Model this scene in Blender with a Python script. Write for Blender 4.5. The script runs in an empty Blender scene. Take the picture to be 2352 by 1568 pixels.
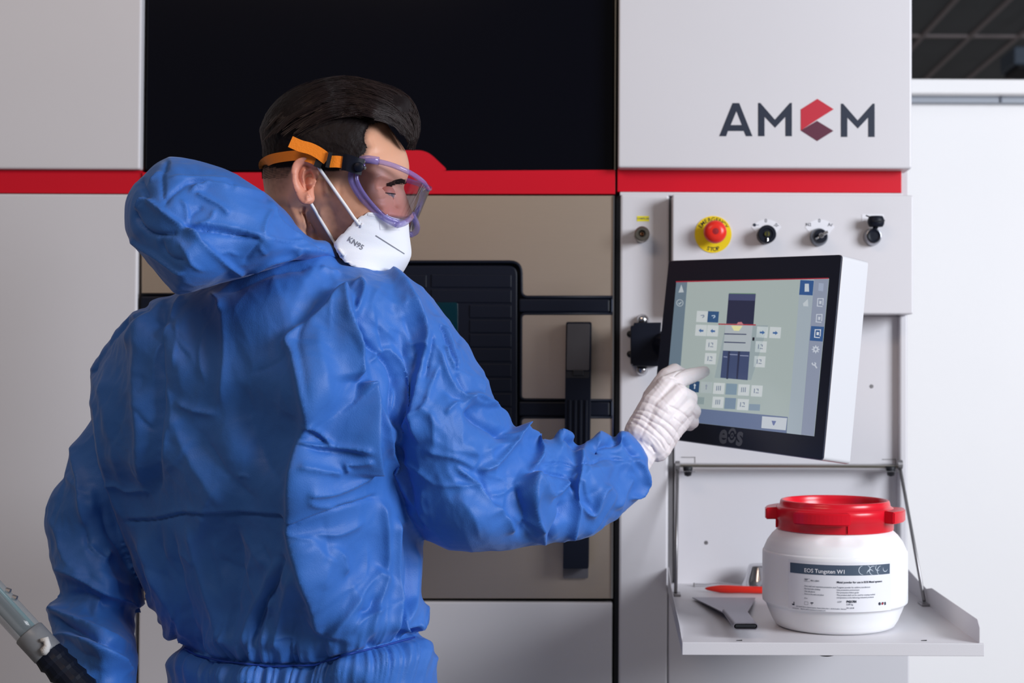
import bpy, bmesh, math, random
import numpy as np
from mathutils import Vector, Matrix
from mathutils.geometry import delaunay_2d_cdt

random.seed(7)
rng = np.random.default_rng(7)
scn = bpy.context.scene
COL = scn.collection

# ------------------------------------------------------------------ camera
FPX = 3300.0
CAMZ = 1.45
PITCH = math.radians(1.2)
ROLL = math.radians(0.25)
PX0, PY0 = 1415.0, 784.0            # where the optical axis meets the picture
cam_d = bpy.data.cameras.new('camera')
cam = bpy.data.objects.new('camera', cam_d)
COL.objects.link(cam)
scn.camera = cam
cam_d.sensor_width = 36.0
cam_d.lens = FPX / 2352.0 * 36.0
cam_d.shift_x = -(PX0 - 1176.0) / 2352.0
cam_d.clip_start = 0.05
CM = Matrix.Rotation(math.pi / 2 + PITCH, 4, 'X') @ Matrix.Rotation(ROLL, 4, 'Z')
CM.translation = (0, 0, CAMZ)
cam.matrix_world = CM
cam_d.dof.use_dof = True
cam_d.dof.focus_distance = 1.80
cam_d.dof.aperture_fstop = 6.3

# ------------------------------------------------------------------ light
w = bpy.data.worlds.new('world'); scn.world = w
w.use_nodes = True
bg = w.node_tree.nodes['Background']
bg.inputs[0].default_value = (0.97, 0.93, 0.95, 1)
bg.inputs[1].default_value = 0.12

def area(name, loc, target, sx, sy, power, color):
    ld = bpy.data.lights.new(name, 'AREA')
    ld.shape = 'RECTANGLE'; ld.size = sx; ld.size_y = sy
    ld.energy = power; ld.color = color
    o = bpy.data.objects.new(name, ld); COL.objects.link(o)
    o.location = loc
    o.rotation_euler = (Vector(target) - Vector(loc)).to_track_quat('-Z', 'Y').to_euler()
    return o

area('window_light', (2.75, 0.05, 2.35), (0.25, 2.3, 1.25), 1.5, 1.3, 148, (0.89, 0.93, 1.0))
area('warm_fill_light', (-1.3, 0.1, 3.3), (-0.8, 2.3, 1.3), 1.6, 0.6, 17, (1.0, 0.76, 0.58))  # warm fill added to brighten the left side; no lamp stands there

vs = scn.view_settings
vs.view_transform = 'Standard'; vs.look = 'None'; vs.gamma = 1.0
vs.use_curve_mapping = False
vs.exposure = 0.0
scn.cycles.max_bounces = 8
scn.cycles.transparent_max_bounces = 12

# ------------------------------------------------------------------ pixel helpers
CR = np.array(CM.to_3x3())
CO = np.array([0, 0, CAMZ])
def rays(px, py):
    px = np.asarray(px, float); py = np.asarray(py, float)
    v = np.stack([(px - PX0) / FPX, -(py - PY0) / FPX, -np.ones_like(px)], -1)
    return v @ CR.T
def Pn(px, py, Y):
    r = rays(px, py)
    return CO + r * (np.asarray(Y, float) / r[..., 1])[..., None]
def P(px, py, Y):
    return Vector(Pn(px, py, Y))
def proj(co):
    q = (co - CO) @ CR
    return PX0 + q[..., 0] / -q[..., 2] * FPX, PY0 - q[..., 1] / -q[..., 2] * FPX
def on_plane(px, py, p0, n):
    r = rays(px, py)
    t = (np.dot(np.array(p0) - CO, n)) / (r @ np.array(n))
    return CO + r * t

# ------------------------------------------------------------------ scene helpers
def srgb(r, g, b):
    f = lambda c: (c / 255 / 12.92) if c / 255 <= 0.04045 else ((c / 255 + 0.055) / 1.055) ** 2.4
    return (f(r), f(g), f(b), 1)

def mat(name, col, rough=0.5, metal=0.0, spec=0.5, noise=0.0, nscale=20, bump=0.0, bscale=200, coat=0.0,
        trans=0.0, emit=None, estr=1.0, sss=0.0, ior=1.45, alpha=1.0, stretch=None, sheen=0.0):
    m = bpy.data.materials.new(name); m.use_nodes = True
    nt = m.node_tree; b = nt.nodes['Principled BSDF']
    b.inputs['Base Color'].default_value = col
    b.inputs['Roughness'].default_value = rough
    b.inputs['Metallic'].default_value = metal
    b.inputs['Specular IOR Level'].default_value = spec
    b.inputs['Coat Weight'].default_value = coat
    b.inputs['Coat Roughness'].default_value = 0.08
    b.inputs['Transmission Weight'].default_value = trans
    b.inputs['IOR'].default_value = ior
    b.inputs['Alpha'].default_value = alpha
    if sheen:
        b.inputs['Sheen Weight'].default_value = sheen
    if sss:
        b.inputs['Subsurface Weight'].default_value = sss
        b.inputs['Subsurface Radius'].default_value = (0.012, 0.005, 0.003)
        b.inputs['Subsurface Scale'].default_value = 0.5
    if emit is not None:
        b.inputs['Emission Color'].default_value = emit
        b.inputs['Emission Strength'].default_value = estr
    tc = nt.nodes.new('ShaderNodeTexCoord')
    mp = nt.nodes.new('ShaderNodeMapping'); nt.links.new(tc.outputs['Object'], mp.inputs[0])
    if stretch: mp.inputs['Scale'].default_value = stretch
    if noise > 0:
        n = nt.nodes.new('ShaderNodeTexNoise'); n.inputs['Scale'].default_value = nscale
        n.inputs['Detail'].default_value = 5
        nt.links.new(mp.outputs[0], n.inputs['Vector'])
        mr = nt.nodes.new('ShaderNodeMapRange')
        mr.inputs['To Min'].default_value = 1 - noise; mr.inputs['To Max'].default_value = 1 + noise
        nt.links.new(n.outputs['Fac'], mr.inputs['Value'])
        vm = nt.nodes.new('ShaderNodeVectorMath'); vm.operation = 'SCALE'
        vm.inputs[0].default_value = col[:3]
        nt.links.new(mr.outputs[0], vm.inputs['Scale'])
        nt.links.new(vm.outputs[0], b.inputs['Base Color'])
    if bump > 0:
        n2 = nt.nodes.new('ShaderNodeTexNoise'); n2.inputs['Scale'].default_value = bscale
        n2.inputs['Detail'].default_value = 3
        nt.links.new(mp.outputs[0], n2.inputs['Vector'])
        bp = nt.nodes.new('ShaderNodeBump'); bp.inputs['Strength'].default_value = bump
        bp.inputs['Distance'].default_value = 0.001
        nt.links.new(n2.outputs['Fac'], bp.inputs['Height'])
        nt.links.new(bp.outputs[0], b.inputs['Normal'])
    return m

def link(name, me, m, parent=None, smooth=False):
    if isinstance(me, bmesh.types.BMesh):
        bm = me; me = bpy.data.meshes.new(name)
        bmesh.ops.recalc_face_normals(bm, faces=bm.faces)
        bm.to_mesh(me); bm.free()
    o = bpy.data.objects.new(name, me); COL.objects.link(o)
    if m is not None:
        me.materials.clear(); me.materials.append(m)
    if smooth:
        me.polygons.foreach_set('use_smooth', np.ones(len(me.polygons), bool))
    if parent is not None:
        o.parent = parent
        o.matrix_parent_inverse = Matrix.Translation(-parent.location)
    return o

def tag(o, label=None, cat=None, group=None, kind=None):
    if label: o['label'] = label
    if cat: o['category'] = cat
    if group: o['group'] = group
    if kind: o['kind'] = kind
    return o
def empty(name, loc, label=None, cat=None, group=None):
    o = bpy.data.objects.new(name, None); COL.objects.link(o)
    o.location = loc; o.empty_display_size = 0.05
    return tag(o, label, cat, group)

def box_bm(x0, x1, y0, y1, z0, z1, bev=0.0, seg=2, bm=None):
    bm2 = bmesh.new()
    r = bmesh.ops.create_cube(bm2, size=1)
    for v in bm2.verts:
        v.co = Vector(((x0 + x1) / 2 + v.co.x * (x1 - x0), (y0 + y1) / 2 + v.co.y * (y1 - y0), (z0 + z1) / 2 + v.co.z * (z1 - z0)))
    if bev > 0:
        bmesh.ops.bevel(bm2, geom=list(bm2.edges), offset=bev, segments=seg, profile=0.5, affect='EDGES')
    if bm is None: return bm2
    me = bpy.data.meshes.new('t'); bm2.to_mesh(me); bm2.free(); bm.from_mesh(me); bpy.data.meshes.remove(me)
    return bm

def pxz(x, y, Y):
    p = P(x, y, Y); return p.x, p.z
def pbox(name, x0, y0, x1, y1, Yf, Yb, m, parent=None, bev=0.002):
    """box whose front face at depth Yf covers those picture coordinates"""
    X0 = P(x0, (max(y0, 0) + min(y1, 1568)) / 2, Yf).x; X1 = P(x1, (max(y0, 0) + min(y1, 1568)) / 2, Yf).x
    Z1 = P((max(x0, 0) + min(x1, 2352)) / 2, y0, Yf).z; Z0 = P((max(x0, 0) + min(x1, 2352)) / 2, y1, Yf).z
    return link(name, box_bm(X0, X1, Yf, Yb, Z0, Z1, bev), m, parent)

def prism_bm(pts, d, bev=0.0, bm=None, seg=2):
    """extrude a polygon (3D points, planar) by vector d"""
    b = bmesh.new()
    vs_ = [b.verts.new(p) for p in pts]
    f = b.faces.new(vs_)
    r = bmesh.ops.extrude_face_region(b, geom=[f])
    bmesh.ops.translate(b, vec=Vector(d), verts=[g for g in r['geom'] if isinstance(g, bmesh.types.BMVert)])
    bmesh.ops.recalc_face_normals(b, faces=b.faces)
    if bev > 0:
        bmesh.ops.bevel(b, geom=list(b.edges), offset=bev, segments=seg, profile=0.5, affect='EDGES', clamp_overlap=True)
    if bm is None: return b
    me = bpy.data.meshes.new('t'); b.to_mesh(me); b.free(); bm.from_mesh(me); bpy.data.meshes.remove(me)
    return bm

def rounded(pts, r, n=6):
    """round the corners of a px polygon; r may be a list"""
    out = []
    N = len(pts)
    for i in range(N):
        ri = r[i] if isinstance(r, (list, tuple)) else r
        p = np.array(pts[i], float); a = np.array(pts[i - 1], float); b = np.array(pts[(i + 1) % N], float)
        if ri <= 0: out.append(tuple(p)); continue
        u = (a - p) / np.linalg.norm(a - p); v = (b - p) / np.linalg.norm(b - p)
        s, e = p + u * ri, p + v * ri
        for k in range(n + 1):
            t = k / n
            q = (1 - t) ** 2 * s + 2 * t * (1 - t) * p + t * t * e
            out.append(tuple(q))
    return out

def pprism(name, pts, Yf, Yb, m, parent=None, bev=0.001):
    w_ = [P(x, y, Yf) for x, y in pts]
    return link(name, prism_bm(w_, (0, Yb - Yf, 0), bev), m, parent)

def lathe_bm(prof, n=48, origin=(0, 0, 0), axis='Z', bm=None, closed=False):
    b = bm or bmesh.new()
    rings = []
    o = Vector(origin)
    for r, h in prof:
        ring = []
        for i in range(n):
            a = 2 * math.pi * i / n
            if axis == 'Z': c = Vector((r * math.sin(a), -r * math.cos(a), h))
            elif axis == 'Y': c = Vector((r * math.cos(a), -h, r * math.sin(a)))   # h grows toward the camera
            ring.append(b.verts.new(o + c))
        rings.append(ring)
    for k in range(len(rings) - 1):
        for i in range(n):
            b.faces.new((rings[k][i], rings[k][(i + 1) % n], rings[k + 1][(i + 1) % n], rings[k + 1][i]))
    if not closed:
        for ring, (r, h) in ((rings[0], prof[0]), (rings[-1], prof[-1])):
            if r > 1e-6: b.faces.new(ring)
    bmesh.ops.remove_doubles(b, verts=b.verts, dist=1e-6)
    return b

def tube_bm(pts, rad, n=10, bm=None, cap=True, flat=None):
    b = bm or bmesh.new()
    pts = [Vector(p) for p in pts]
    if not isinstance(rad, (list, tuple, np.ndarray)): rad = [rad] * len(pts)
    up = None; rings = []
    for i, p in enumerate(pts):
        d = (pts[min(i + 1, len(pts) - 1)] - pts[max(i - 1, 0)]).normalized()
        if up is None:
            up = Vector((0, 0, 1)) if abs(d.z) < 0.9 else Vector((1, 0, 0))
        s = d.cross(up).normalized(); up = s.cross(d).normalized()
        ring = []
        for k in range(n):
            a = 2 * math.pi * k / n
            q = s * math.cos(a) * rad[i] + up * math.sin(a) * rad[i] * (flat or 1)
            ring.append(b.verts.new(p + q))
        rings.append(ring)
    for k in range(len(rings) - 1):
        for i in range(n):
            b.faces.new((rings[k][i], rings[k][(i + 1) % n], rings[k + 1][(i + 1) % n], rings[k + 1][i]))
    if cap:
        b.faces.new(rings[0]); b.faces.new(rings[-1])
    return b

def spline(pts, n=8):
    """Catmull-Rom through the points (any dimension)"""
    pts = np.array(pts, float); out = []
    q = np.vstack([2 * pts[0] - pts[1], pts, 2 * pts[-1] - pts[-2]])
    for i in range(1, len(q) - 2):
        for k in range(n):
            t = k / n
            out.append(0.5 * ((2 * q[i]) + (-q[i - 1] + q[i + 1]) * t + (2 * q[i - 1] - 5 * q[i] + 4 * q[i + 1] - q[i + 2]) * t * t
                              + (-q[i - 1] + 3 * q[i] - 3 * q[i + 1] + q[i + 2]) * t ** 3))
    out.append(pts[-1]); return np.array(out)

def text_mesh(body, size, bold=0.0, align='CENTER'):
    """flat text as (verts xy, faces) from the built-in font"""
    c = bpy.data.curves.new('t', 'FONT'); c.body = body; c.size = size
    c.align_x = align; c.align_y = 'CENTER'; c.offset = bold; c.resolution_u = 3
    o = bpy.data.objects.new('t', c); COL.objects.link(o)
    dg = bpy.context.evaluated_depsgraph_get(); dg.update()
    me = bpy.data.meshes.new_from_object(o.evaluated_get(dg), depsgraph=dg)
    bpy.data.objects.remove(o); bpy.data.curves.remove(c)
    return me
def text_on(name, body, size, fn, m, parent, bold=0.0, align='CENTER'):
    me = text_mesh(body, size, bold, align)
    for v in me.vertices: v.co = fn(v.co.x, v.co.y)
    return link(name, me, m, parent)

# ------------------------------------------------------------------ materials
M = {}
M['panel'] = mat('white_powder_coat', srgb(212, 210, 214), 0.42, noise=0.02, nscale=6, bump=0.12, bscale=900)
M['panel_side'] = mat('light_grey_paint', srgb(205, 203, 206), 0.45, noise=0.02, nscale=6)
M['wall'] = mat('white_wall_paint', srgb(242, 240, 240), 0.6, noise=0.015, nscale=3)
M['seam'] = mat('dark_rubber_seal', srgb(24, 26, 32), 0.5)
M['black_glass'] = mat('black_glass', srgb(6, 7, 16), 0.12, spec=0.28)
M['black_plastic'] = mat('black_plastic', srgb(14, 19, 33), 0.46, spec=.25, bump=0.05, bscale=700)
M['bezel'] = mat('bezel_glass', srgb(30, 38, 58), 0.36, spec=.35)
M['red'] = mat('red_lacquer', srgb(205, 8, 36), 0.35, noise=0.02)
M['steel'] = mat('brushed_steel', srgb(196, 180, 164), 0.40, metal=0.85, noise=0.05, nscale=30, stretch=(1, 1, 60), bump=0.06, bscale=60)
M['teal'] = mat('teal_glass', srgb(6, 44, 54), 0.12)
M['dark_print'] = mat('dark_navy_print', srgb(34, 42, 60), 0.5)
M['crimson'] = mat('crimson_print', srgb(190, 38, 56), 0.5)
M['plum'] = mat('plum_print', srgb(92, 36, 58), 0.5)
M['yellow'] = mat('yellow_plastic', srgb(240, 208, 10), 0.45)
M['estop'] = mat('red_plastic', srgb(226, 44, 30), 0.30)
M['red_plastic'] = mat('glossy_red_plastic', srgb(215, 22, 42), 0.26, noise=0.03, sss=0.05)
M['white_plastic'] = mat('white_plastic', srgb(238, 238, 240), 0.38, sss=0.1)
M['mon_white'] = mat('monitor_white', srgb(206, 206, 210), 0.35)
M['chrome'] = mat('chrome', srgb(205, 205, 208), 0.14, metal=1.0)
M['nickel'] = mat('brushed_nickel', srgb(160, 155, 145), 0.28, metal=1.0)
M['dull_metal'] = mat('zinc_plated', srgb(150, 148, 150), 0.38, metal=0.8)
M['scraper'] = mat('grey_steel_blade', srgb(150, 146, 156), 0.42, metal=0.8, noise=0.08, nscale=40, stretch=(1, 30, 1))
M['sticker'] = mat('white_sticker', srgb(228, 228, 234), 0.4)
M['grey_print'] = mat('grey_print', srgb(92, 98, 112), 0.5)
M['ceiling'] = mat('dark_ceiling_panel', srgb(150, 154, 158), 0.7, noise=0.1, nscale=4)
M['rail'] = mat('ceiling_rail', srgb(215, 202, 204), 0.35)
M['floor'] = mat('grey_floor', srgb(150, 148, 146), 0.5, noise=0.05, nscale=4)
# ------------------------------------------------------------------ room
YW = 2.54          # front plane of the machine
def struct(name, bm, m): return tag(link(name, bm, m), kind='structure')
struct('floor', box_bm(-3.2, 5.2, -1.5, 13.0, -0.1, 0.0), M['floor'])
wb = struct('wall_back', box_bm(-3.2, 5.2, 3.46, 3.56, 0.0, P(2200, 236, 3.46).z), M['wall'])
zt = P(2200, 185, 3.42).z; zl = P(2200, 218, 3.42).z
struct('trim_1', box_bm(-3.2, 5.2, 3.40, 3.58, zl, zt, 0.004), M['wall'])
zs = P(2200, 236, 3.44).z
tr2 = struct('trim_2', box_bm(-3.2, 5.2, 3.435, 3.56, zs, zl, 0.001), mat('grey_seal_strip', srgb(150, 156, 166), 0.5))
struct('trim_3', box_bm(P(2300, 225, 3.43).x - .002, P(2300, 225, 3.43).x + .002, 3.43, 3.437, zs, zl), M['grey_print'])
CZ = 3.55
cl = struct('ceiling', box_bm(-3.2, 5.2, -1.5, 13.0, CZ + 0.03, CZ + 0.15), M['ceiling'])
# panels of the ceiling, over the partition
pm = None
for i in range(16):
    for j in range(3):
        x0 = 0.42 + i * 0.298; y0 = 6.95 + j * 1.95
        if j == 2: y1 = 12.8
        else: y1 = y0 + 1.93
        link('panel', box_bm(x0, x0 + 0.275, y0, y1, CZ, CZ + 0.03, 0.003, 1), M['ceiling'], cl)
for i in range(17):
    x0 = 0.42 + i * 0.298 - 0.0115
    link('rail', box_bm(x0 - .014, x0 + .014, 6.9, 12.8, CZ - 0.018, CZ + 0.03, 0.004, 1), M['rail'], cl)
link('rail', box_bm(0.4, 5.1, 8.885, 8.925, CZ - 0.012, CZ + 0.029, 0.003, 1), M['rail'], cl)
struct('wall_far', box_bm(-3.2, 5.2, 12.95, 13.05, 0, CZ + .05), M['wall'])
fx = empty('ceiling_fixture', P(2350, 140, 8.0), 'small grey box hanging from the dark ceiling behind the partition', 'fixture')
c = P(2350, 140, 8.0)
link('housing', box_bm(c.x - .09, c.x + .25, 7.85, 8.15, c.z - .05, c.z + .05, .012), mat('blue_grey_housing', srgb(112, 128, 148), 0.4), fx)
link('rod', tube_bm([(c.x + .1, 8, c.z + .04), (c.x + .1, 8, CZ)], .012), M['dull_metal'], fx)
link('lens', box_bm(c.x - .07, c.x + .22, 7.87, 8.13, c.z - .075, c.z - .04, .008), M['seam'], fx)

# ------------------------------------------------------------------ the three cabinets
ZTOP = 2.42
def wx(px, py, Y=YW): return P(px, py, Y).x
def wz(px, py, Y=YW): return P(px, py, Y).z

# ---- left cabinet
xl1 = wx(323, 200); xl0 = -1.75
lc = empty('machine_cabinet', (-1.2, 3.0, 0), 'left cabinet of the machine with plain pale grey front and red stripe', 'cabinet')
link('body', box_bm(xl0, wx(319, 700) - .003, YW + .03, 3.38, 0.02, ZTOP - .02), M['seam'], lc)
# upper and lower sheet-metal fronts
link('upper_panel', box_bm(xl0, xl1, YW, YW + .03, wz(160, 388), ZTOP, .004, 3), M['panel'], lc)
link('lower_panel', box_bm(xl0, wx(312, 900), YW, YW + .03, 0.06, wz(160, 445), .004, 3), M['panel'], lc)
link('red_stripe', box_bm(xl0, wx(320, 415) , YW + .012, YW + .031, wz(160, 441.5), wz(160, 389)), M['red'], lc)

# ---- centre cabinet
xa, xb = wx(327, 500), wx(1411, 500)
cc = empty('machine_cabinet', (-.4, 3.0, 0), 'centre cabinet of the machine with black glass top and steel door', 'cabinet')
link('body', box_bm(wx(319, 700) + .001, wx(1419, 700), YW + .042, 3.38, 0.02, ZTOP - .02), M['seam'], cc)
gl = link('glass_panel', box_bm(xa, wx(1409, 200), YW + .012, YW + .03, wz(870, 391), ZTOP, .002), M['black_glass'], cc)
link('edge_strip', box_bm(wx(1411.5, 200), wx(1414.5, 200), YW + .006, YW + .03, wz(1412, 389), ZTOP), M['nickel'], cc)
stripe = [(327, 396)] + rounded([(660, 396), (705, 346), (980, 345), (1030, 392)], [12, 12, 22, 14])[0:] + [(1413, 390), (1413, 445), (327, 445)]
pprism('red_stripe', stripe, YW + .008, YW + .034, M['red'], cc, 0.0006)
pbox('lower_panel', 318, 1381, 1406, 1900, YW + .004, YW + .03, M['panel'], cc, .003)
# door: black back plate, steel plates proud of it, window and handle
door = link('door', box_bm(wx(322, 900), wx(1409, 900), YW + .018, YW + .04, wz(870, 1376), wz(870, 448)), M['black_plastic'], cc)
XC = 868
def mir(pts): return [(2 * XC - x, y) for x, y in pts][::-1]
top_r = [(325, 450), (1409, 450), (1409, 681)] + rounded([(1409, 681), (1198, 681), (1198, 602), (538, 602), (538, 681), (325, 681)], [0, 14, 26, 26, 14, 0])[7:] if False else None
def steel(name, pts, r): return pprism(name, rounded(pts, r), YW + .004, YW + .02, M['steel'], door, 0.0012)
steel('steel_plate', [(325, 449), (1410, 449), (1410, 682), (1198, 682), (1197, 601), (539, 601), (538, 676), (325, 676)], [0, 0, 0, 15, 26, 26, 15, 0])
steel('steel_plate', [(1197, 720), (1409, 720), (1408, 919), (1196, 917)], [11, 0, 0, 11])
steel('steel_plate', [(325, 712), (539, 712), (539, 917), (325, 917)], [0, 11, 11, 0])
steel('steel_plate', [(1196, 958), (1408, 958), (1406, 1374), (322, 1374), (322, 958), (539, 958), (539, 1200), (1196, 1200)], [11, 0, 0, 0, 0, 11, 15, 15])
# window frame lip that follows the opening, ribs and teal pane
lip = []
for pts_, r_ in (([(1410, 682), (1198, 682), (1197, 601), (539, 601), (538, 676), (325, 676)], [0, 15, 26, 26, 15, 0]),):
    q = rounded(pts_, r_)
    lip = [P(x, y, YW + .004) for x, y in q]
link('window_seal', tube_bm(lip, .0028, 8), M['black_plastic'], door, True)
for q in ([(1409, 720), (1197, 720), (1196, 917), (1408, 919)], [(1408, 958), (1196, 958), (1196, 1200), (539, 1200), (539, 958), (325, 958)], [(325, 712), (539, 712), (539, 917), (325, 917)]):
    rr = [0] + [11] * (len(q) - 2) + [0]
    link('window_seal', tube_bm([P(x, y, YW + .004) for x, y in rounded(q, rr)], .0024, 8), M['black_plastic'], door, True)
win = link('window_cover', prism_bm([P(x, y, YW + .002) for x, y in rounded([(548, 610), (1188, 610), (1188, 1192), (548, 1192)], 22)], (0, .02, 0), .003), M['black_plastic'], door)
for k, y in enumerate([629, 664, 699, 733, 766, 799, 834, 868, 902, 936, 970, 1004, 1038, 1072, 1106, 1140]):
    x0 = 990 if y < 690 else 1078
    pbox('rib', x0, y + 1, 1175, y + 31, YW + .0, YW + .004, M['black_plastic'], win, .0015)
    pbox('rib', 560, y + 1, 780 if y > 690 else 980, y + 31, YW + .0, YW + .004, M['black_plastic'], win, .0015)
pprism('window_pane', rounded([(800, 694), (1052, 694), (1052, 1100), (800, 1100)], 8), YW + .0, YW + .008, M['teal'], win, .0008)
for y0, y1 in ((686, 717), (922, 955)):
    pbox('hinge_bar', 1192, y0, 1401, y1, YW + .0, YW + .02, M['black_plastic'], door, .003)
    pbox('bar_end_cap', 1403, y0, 1408, y1, YW - .002, YW + .02, M['dark_print'], door, .001)
    pbox('hinge_bar', 322, y0 - 6, 560, y1, YW + .0, YW + .02, M['black_plastic'], door, .003)
# steel edge of the door
link('door_edge', box_bm(wx(1407, 700), wx(1410.5, 700), YW + .001, YW + .02, wz(1409, 1374), wz(1409, 449)), M['chrome'], door)
# long handle
hy = YW - .035
H = [P(x, y, hy) for x, y in rounded([(1300, 739), (1359, 739), (1352, 1306), (1293, 1306)], 5)]
hd = link('handle', prism_bm(H, (0, .03, 0), .004), M['black_plastic'], door)
pprism('handle_pad', rounded([(1303, 743), (1355, 743), (1353, 850), (1301, 850)], 4), hy - .002, hy + .01, mat('dark_grey_plastic', srgb(72, 70, 73), .4), hd, .001)
pprism('handle_recess', rounded([(1301, 853), (1354, 853), (1353, 868), (1300, 868)], 2), hy - .001, hy + .01, M['seam'], hd, .0005)
pbox('latch', 1316, 849, 1340, 862, hy - .004, hy + .004, M['seam'], hd, .001)
for k in range(4):
    x = 1306 + k * 12.5
    pprism('grip_rib', [(x, 918), (x + 6, 918), (x + 3, 1180), (x - 3, 1180)], hy - .003, hy + .004, M['black_plastic'], hd, .001)
for yy in (760, 1270):
    pbox('handle_post', 1308, yy, 1345, yy + 26, YW - .006, YW + .01, M['black_plastic'], hd, .001)
pprism('handle_reflection', rounded([(1293, 1290), (1352, 1290), (1351, 1328), (1293, 1328)], 4), YW - .003, YW + .006, mat('grey_reflection', srgb(88, 86, 92), .4), hd, .001)  # grey plate stands in for the handle's reflection on the door

# ---- right cabinet
xr = wx(2093, 300)
rc = empty('machine_cabinet', (.2, 3.0, 0), 'right cabinet of the machine with logo, buttons and open niche', 'cabinet')
link('body', box_bm(wx(1422, 700), wx(2084, 900, YW + .045), YW + .045, 3.38, 0.02, ZTOP - .02), M['panel_side'], rc)
lp = link('logo_panel', box_bm(wx(1420, 200, YW - .02), wx(2095, 200, YW - .02), YW - .02, YW + .04, wz(1750, 386, YW - .02), ZTOP, .004, 3), M['panel'], rc)
pbox('red_stripe', 1418, 389, 2071, 441.5, YW + .008, YW + .044, M['red'], rc, .001)
pbox('frame_lip', 1424, 442, 2074, 450, YW + .002, YW + .044, M['panel'], rc, .001)
pbox('side_column', 1423, 447, 1535, 1900, YW, YW + .04, M['panel'], rc, .004)
link('column_seal', box_bm(wx(1413, 900), wx(1424, 900), YW + .022, YW + .04, .03, wz(1418, 446)), M['seam'], rc)
link('column_seal', box_bm(wx(1533, 900), wx(1547, 900), YW + .025, YW + .044, .03, wz(1540, 446)), M['dull_metal'], rc)
YB = YW - .045
cb = link('button_panel', box_bm(wx(1544, 580, YB), wx(2098, 580, YB), YB, YW + .044, wz(1820, 720, YB), wz(1820, 447, YB), .003, 3), M['panel'], rc)
# niche: upper sheet, side strip, lower sheet
pbox('niche_panel', 1549, 724, 2064, 1066, YW + .022, YW + .044, M['panel'], rc, .002)
pbox('niche_side', 2067, 724, 2084, 1340, YW + .004, YW + .044, M['panel'], rc, .003)
pbox('niche_panel', 1549, 1070, 2066, 1345, YW + .030, YW + .044, M['panel'], rc, .002)
pbox('lower_panel', 1535, 1346, 2089, 1900, YW + .0, YW + .044, M['panel'], rc, .003)
# logo
YL = YW - .0206
def lg(name, pts, m): return pprism(name, [(1630 + x / 5.88, 200 + y / 5.88) for x, y in pts], YL, YL + .001, m, lp, 0)
lg('letter', [(130, 662), (310, 215), (400, 215), (578, 662), (490, 662), (462, 592), (248, 592), (224, 662)], M['dark_print'])
# the A's counter is a small chip in panel colour
lg('letter_counter', [(285, 512), (360, 330), (430, 512)], M['panel'])
lp.children[-1].location.y -= .0005
def emm(dx, dy):
    lg('letter', [(655 + dx, 662 + dy), (655 + dx, 213 + dy), (685 + dx, 213 + dy), (882 + dx, 440 + dy), (1085 + dx, 213 + dy), (1111 + dx, 213 + dy), (1111 + dx, 662 + dy),
                  (1024 + dx, 662 + dy), (1024 + dx, 400 + dy), (884 + dx, 548 + dy), (742 + dx, 400 + dy), (742 + dx, 662 + dy)], M['dark_print'])
emm(0, 0); emm(1118, 10)
lg('logo_fold', [(1230, 300), (1455, 158), (1675, 298), (1450, 440), (1230, 585)], M['crimson'])
lg('logo_fold', [(1230, 585), (1450, 455), (1672, 590), (1452, 728)], M['plum'])

# ---- buttons on the panel
def disc(name, cx, cy, r, y0, y1, m, parent, n=40, bev=0):
    p = P(cx, cy, y0); rr = r * y0 / FPX
    prof = [(rr, 0), (rr, y1 - y0)] if not bev else [(rr, 0), (rr, (y1 - y0) - bev), (rr - bev, y1 - y0)]
    # h grows toward camera: start at the back
    b = lathe_bm([(rr, -(y1 - y0)), (rr, -bev), (rr - bev, 0)] if bev else [(rr, -(y1 - y0)), (rr, 0)], n, p, 'Y')
    return link(name, b, m, parent, False)
eb = disc('emergency_button_plate', 1638, 538, 42.5, YB - .0015, YB + .002, M['yellow'], cb)
p = P(1640, 536, YB)
s = YB / FPX
link('button_collar', lathe_bm([(17 * s, 0), (17 * s, .022)], 32, p, 'Y'), M['seam'], eb, True)
link('button_head', lathe_bm([(20 * s, .020), (25.5 * s, .022), (26.5 * s, .028), (25.5 * s, .034), (21 * s, .039), (12 * s, .0415), (7.2 * s, .0415)], 40, p, 'Y'), M['estop'], eb, True)
link('button_center', lathe_bm([(7.2 * s, .038), (7.2 * s, .0418), (0, .0422)], 24, p, 'Y'), mat('dark_red_plastic', srgb(150, 30, 40), .4), eb)
pc = P(1638, 538, YB - .0017)
def arc_text(body, R, a0, sz, top=True, parent=None, centre=pc, m=None):
    n = len(body)
    for k, ch in enumerate(body):
        if ch == ' ': continue
        a = a0 * ((k - (n - 1) / 2) / ((n - 1) / 2 or 1))
        a = math.radians(a)
        def fn(x, y, a=a):
            if top:
                cx_, cz_ = math.sin(a) * R, math.cos(a) * R
                return Vector((centre.x + cx_ + x * math.cos(a) + y * math.sin(a), centre.y, centre.z + cz_ - x * math.sin(a) + y * math.cos(a)))
            cx_, cz_ = math.sin(a) * R, -math.cos(a) * R
            return Vector((centre.x + cx_ + x * math.cos(a) - y * math.sin(a), centre.y, centre.z + cz_ + x * math.sin(a) + y * math.cos(a)))
        text_on('letter', ch, sz, fn, m or M['seam'], parent, .0002)
arc_text('EMERGENCY', .0258, 58, .0098, True, eb)
arc_text('STOP', .0262, 19, .0098, False, eb)

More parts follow.
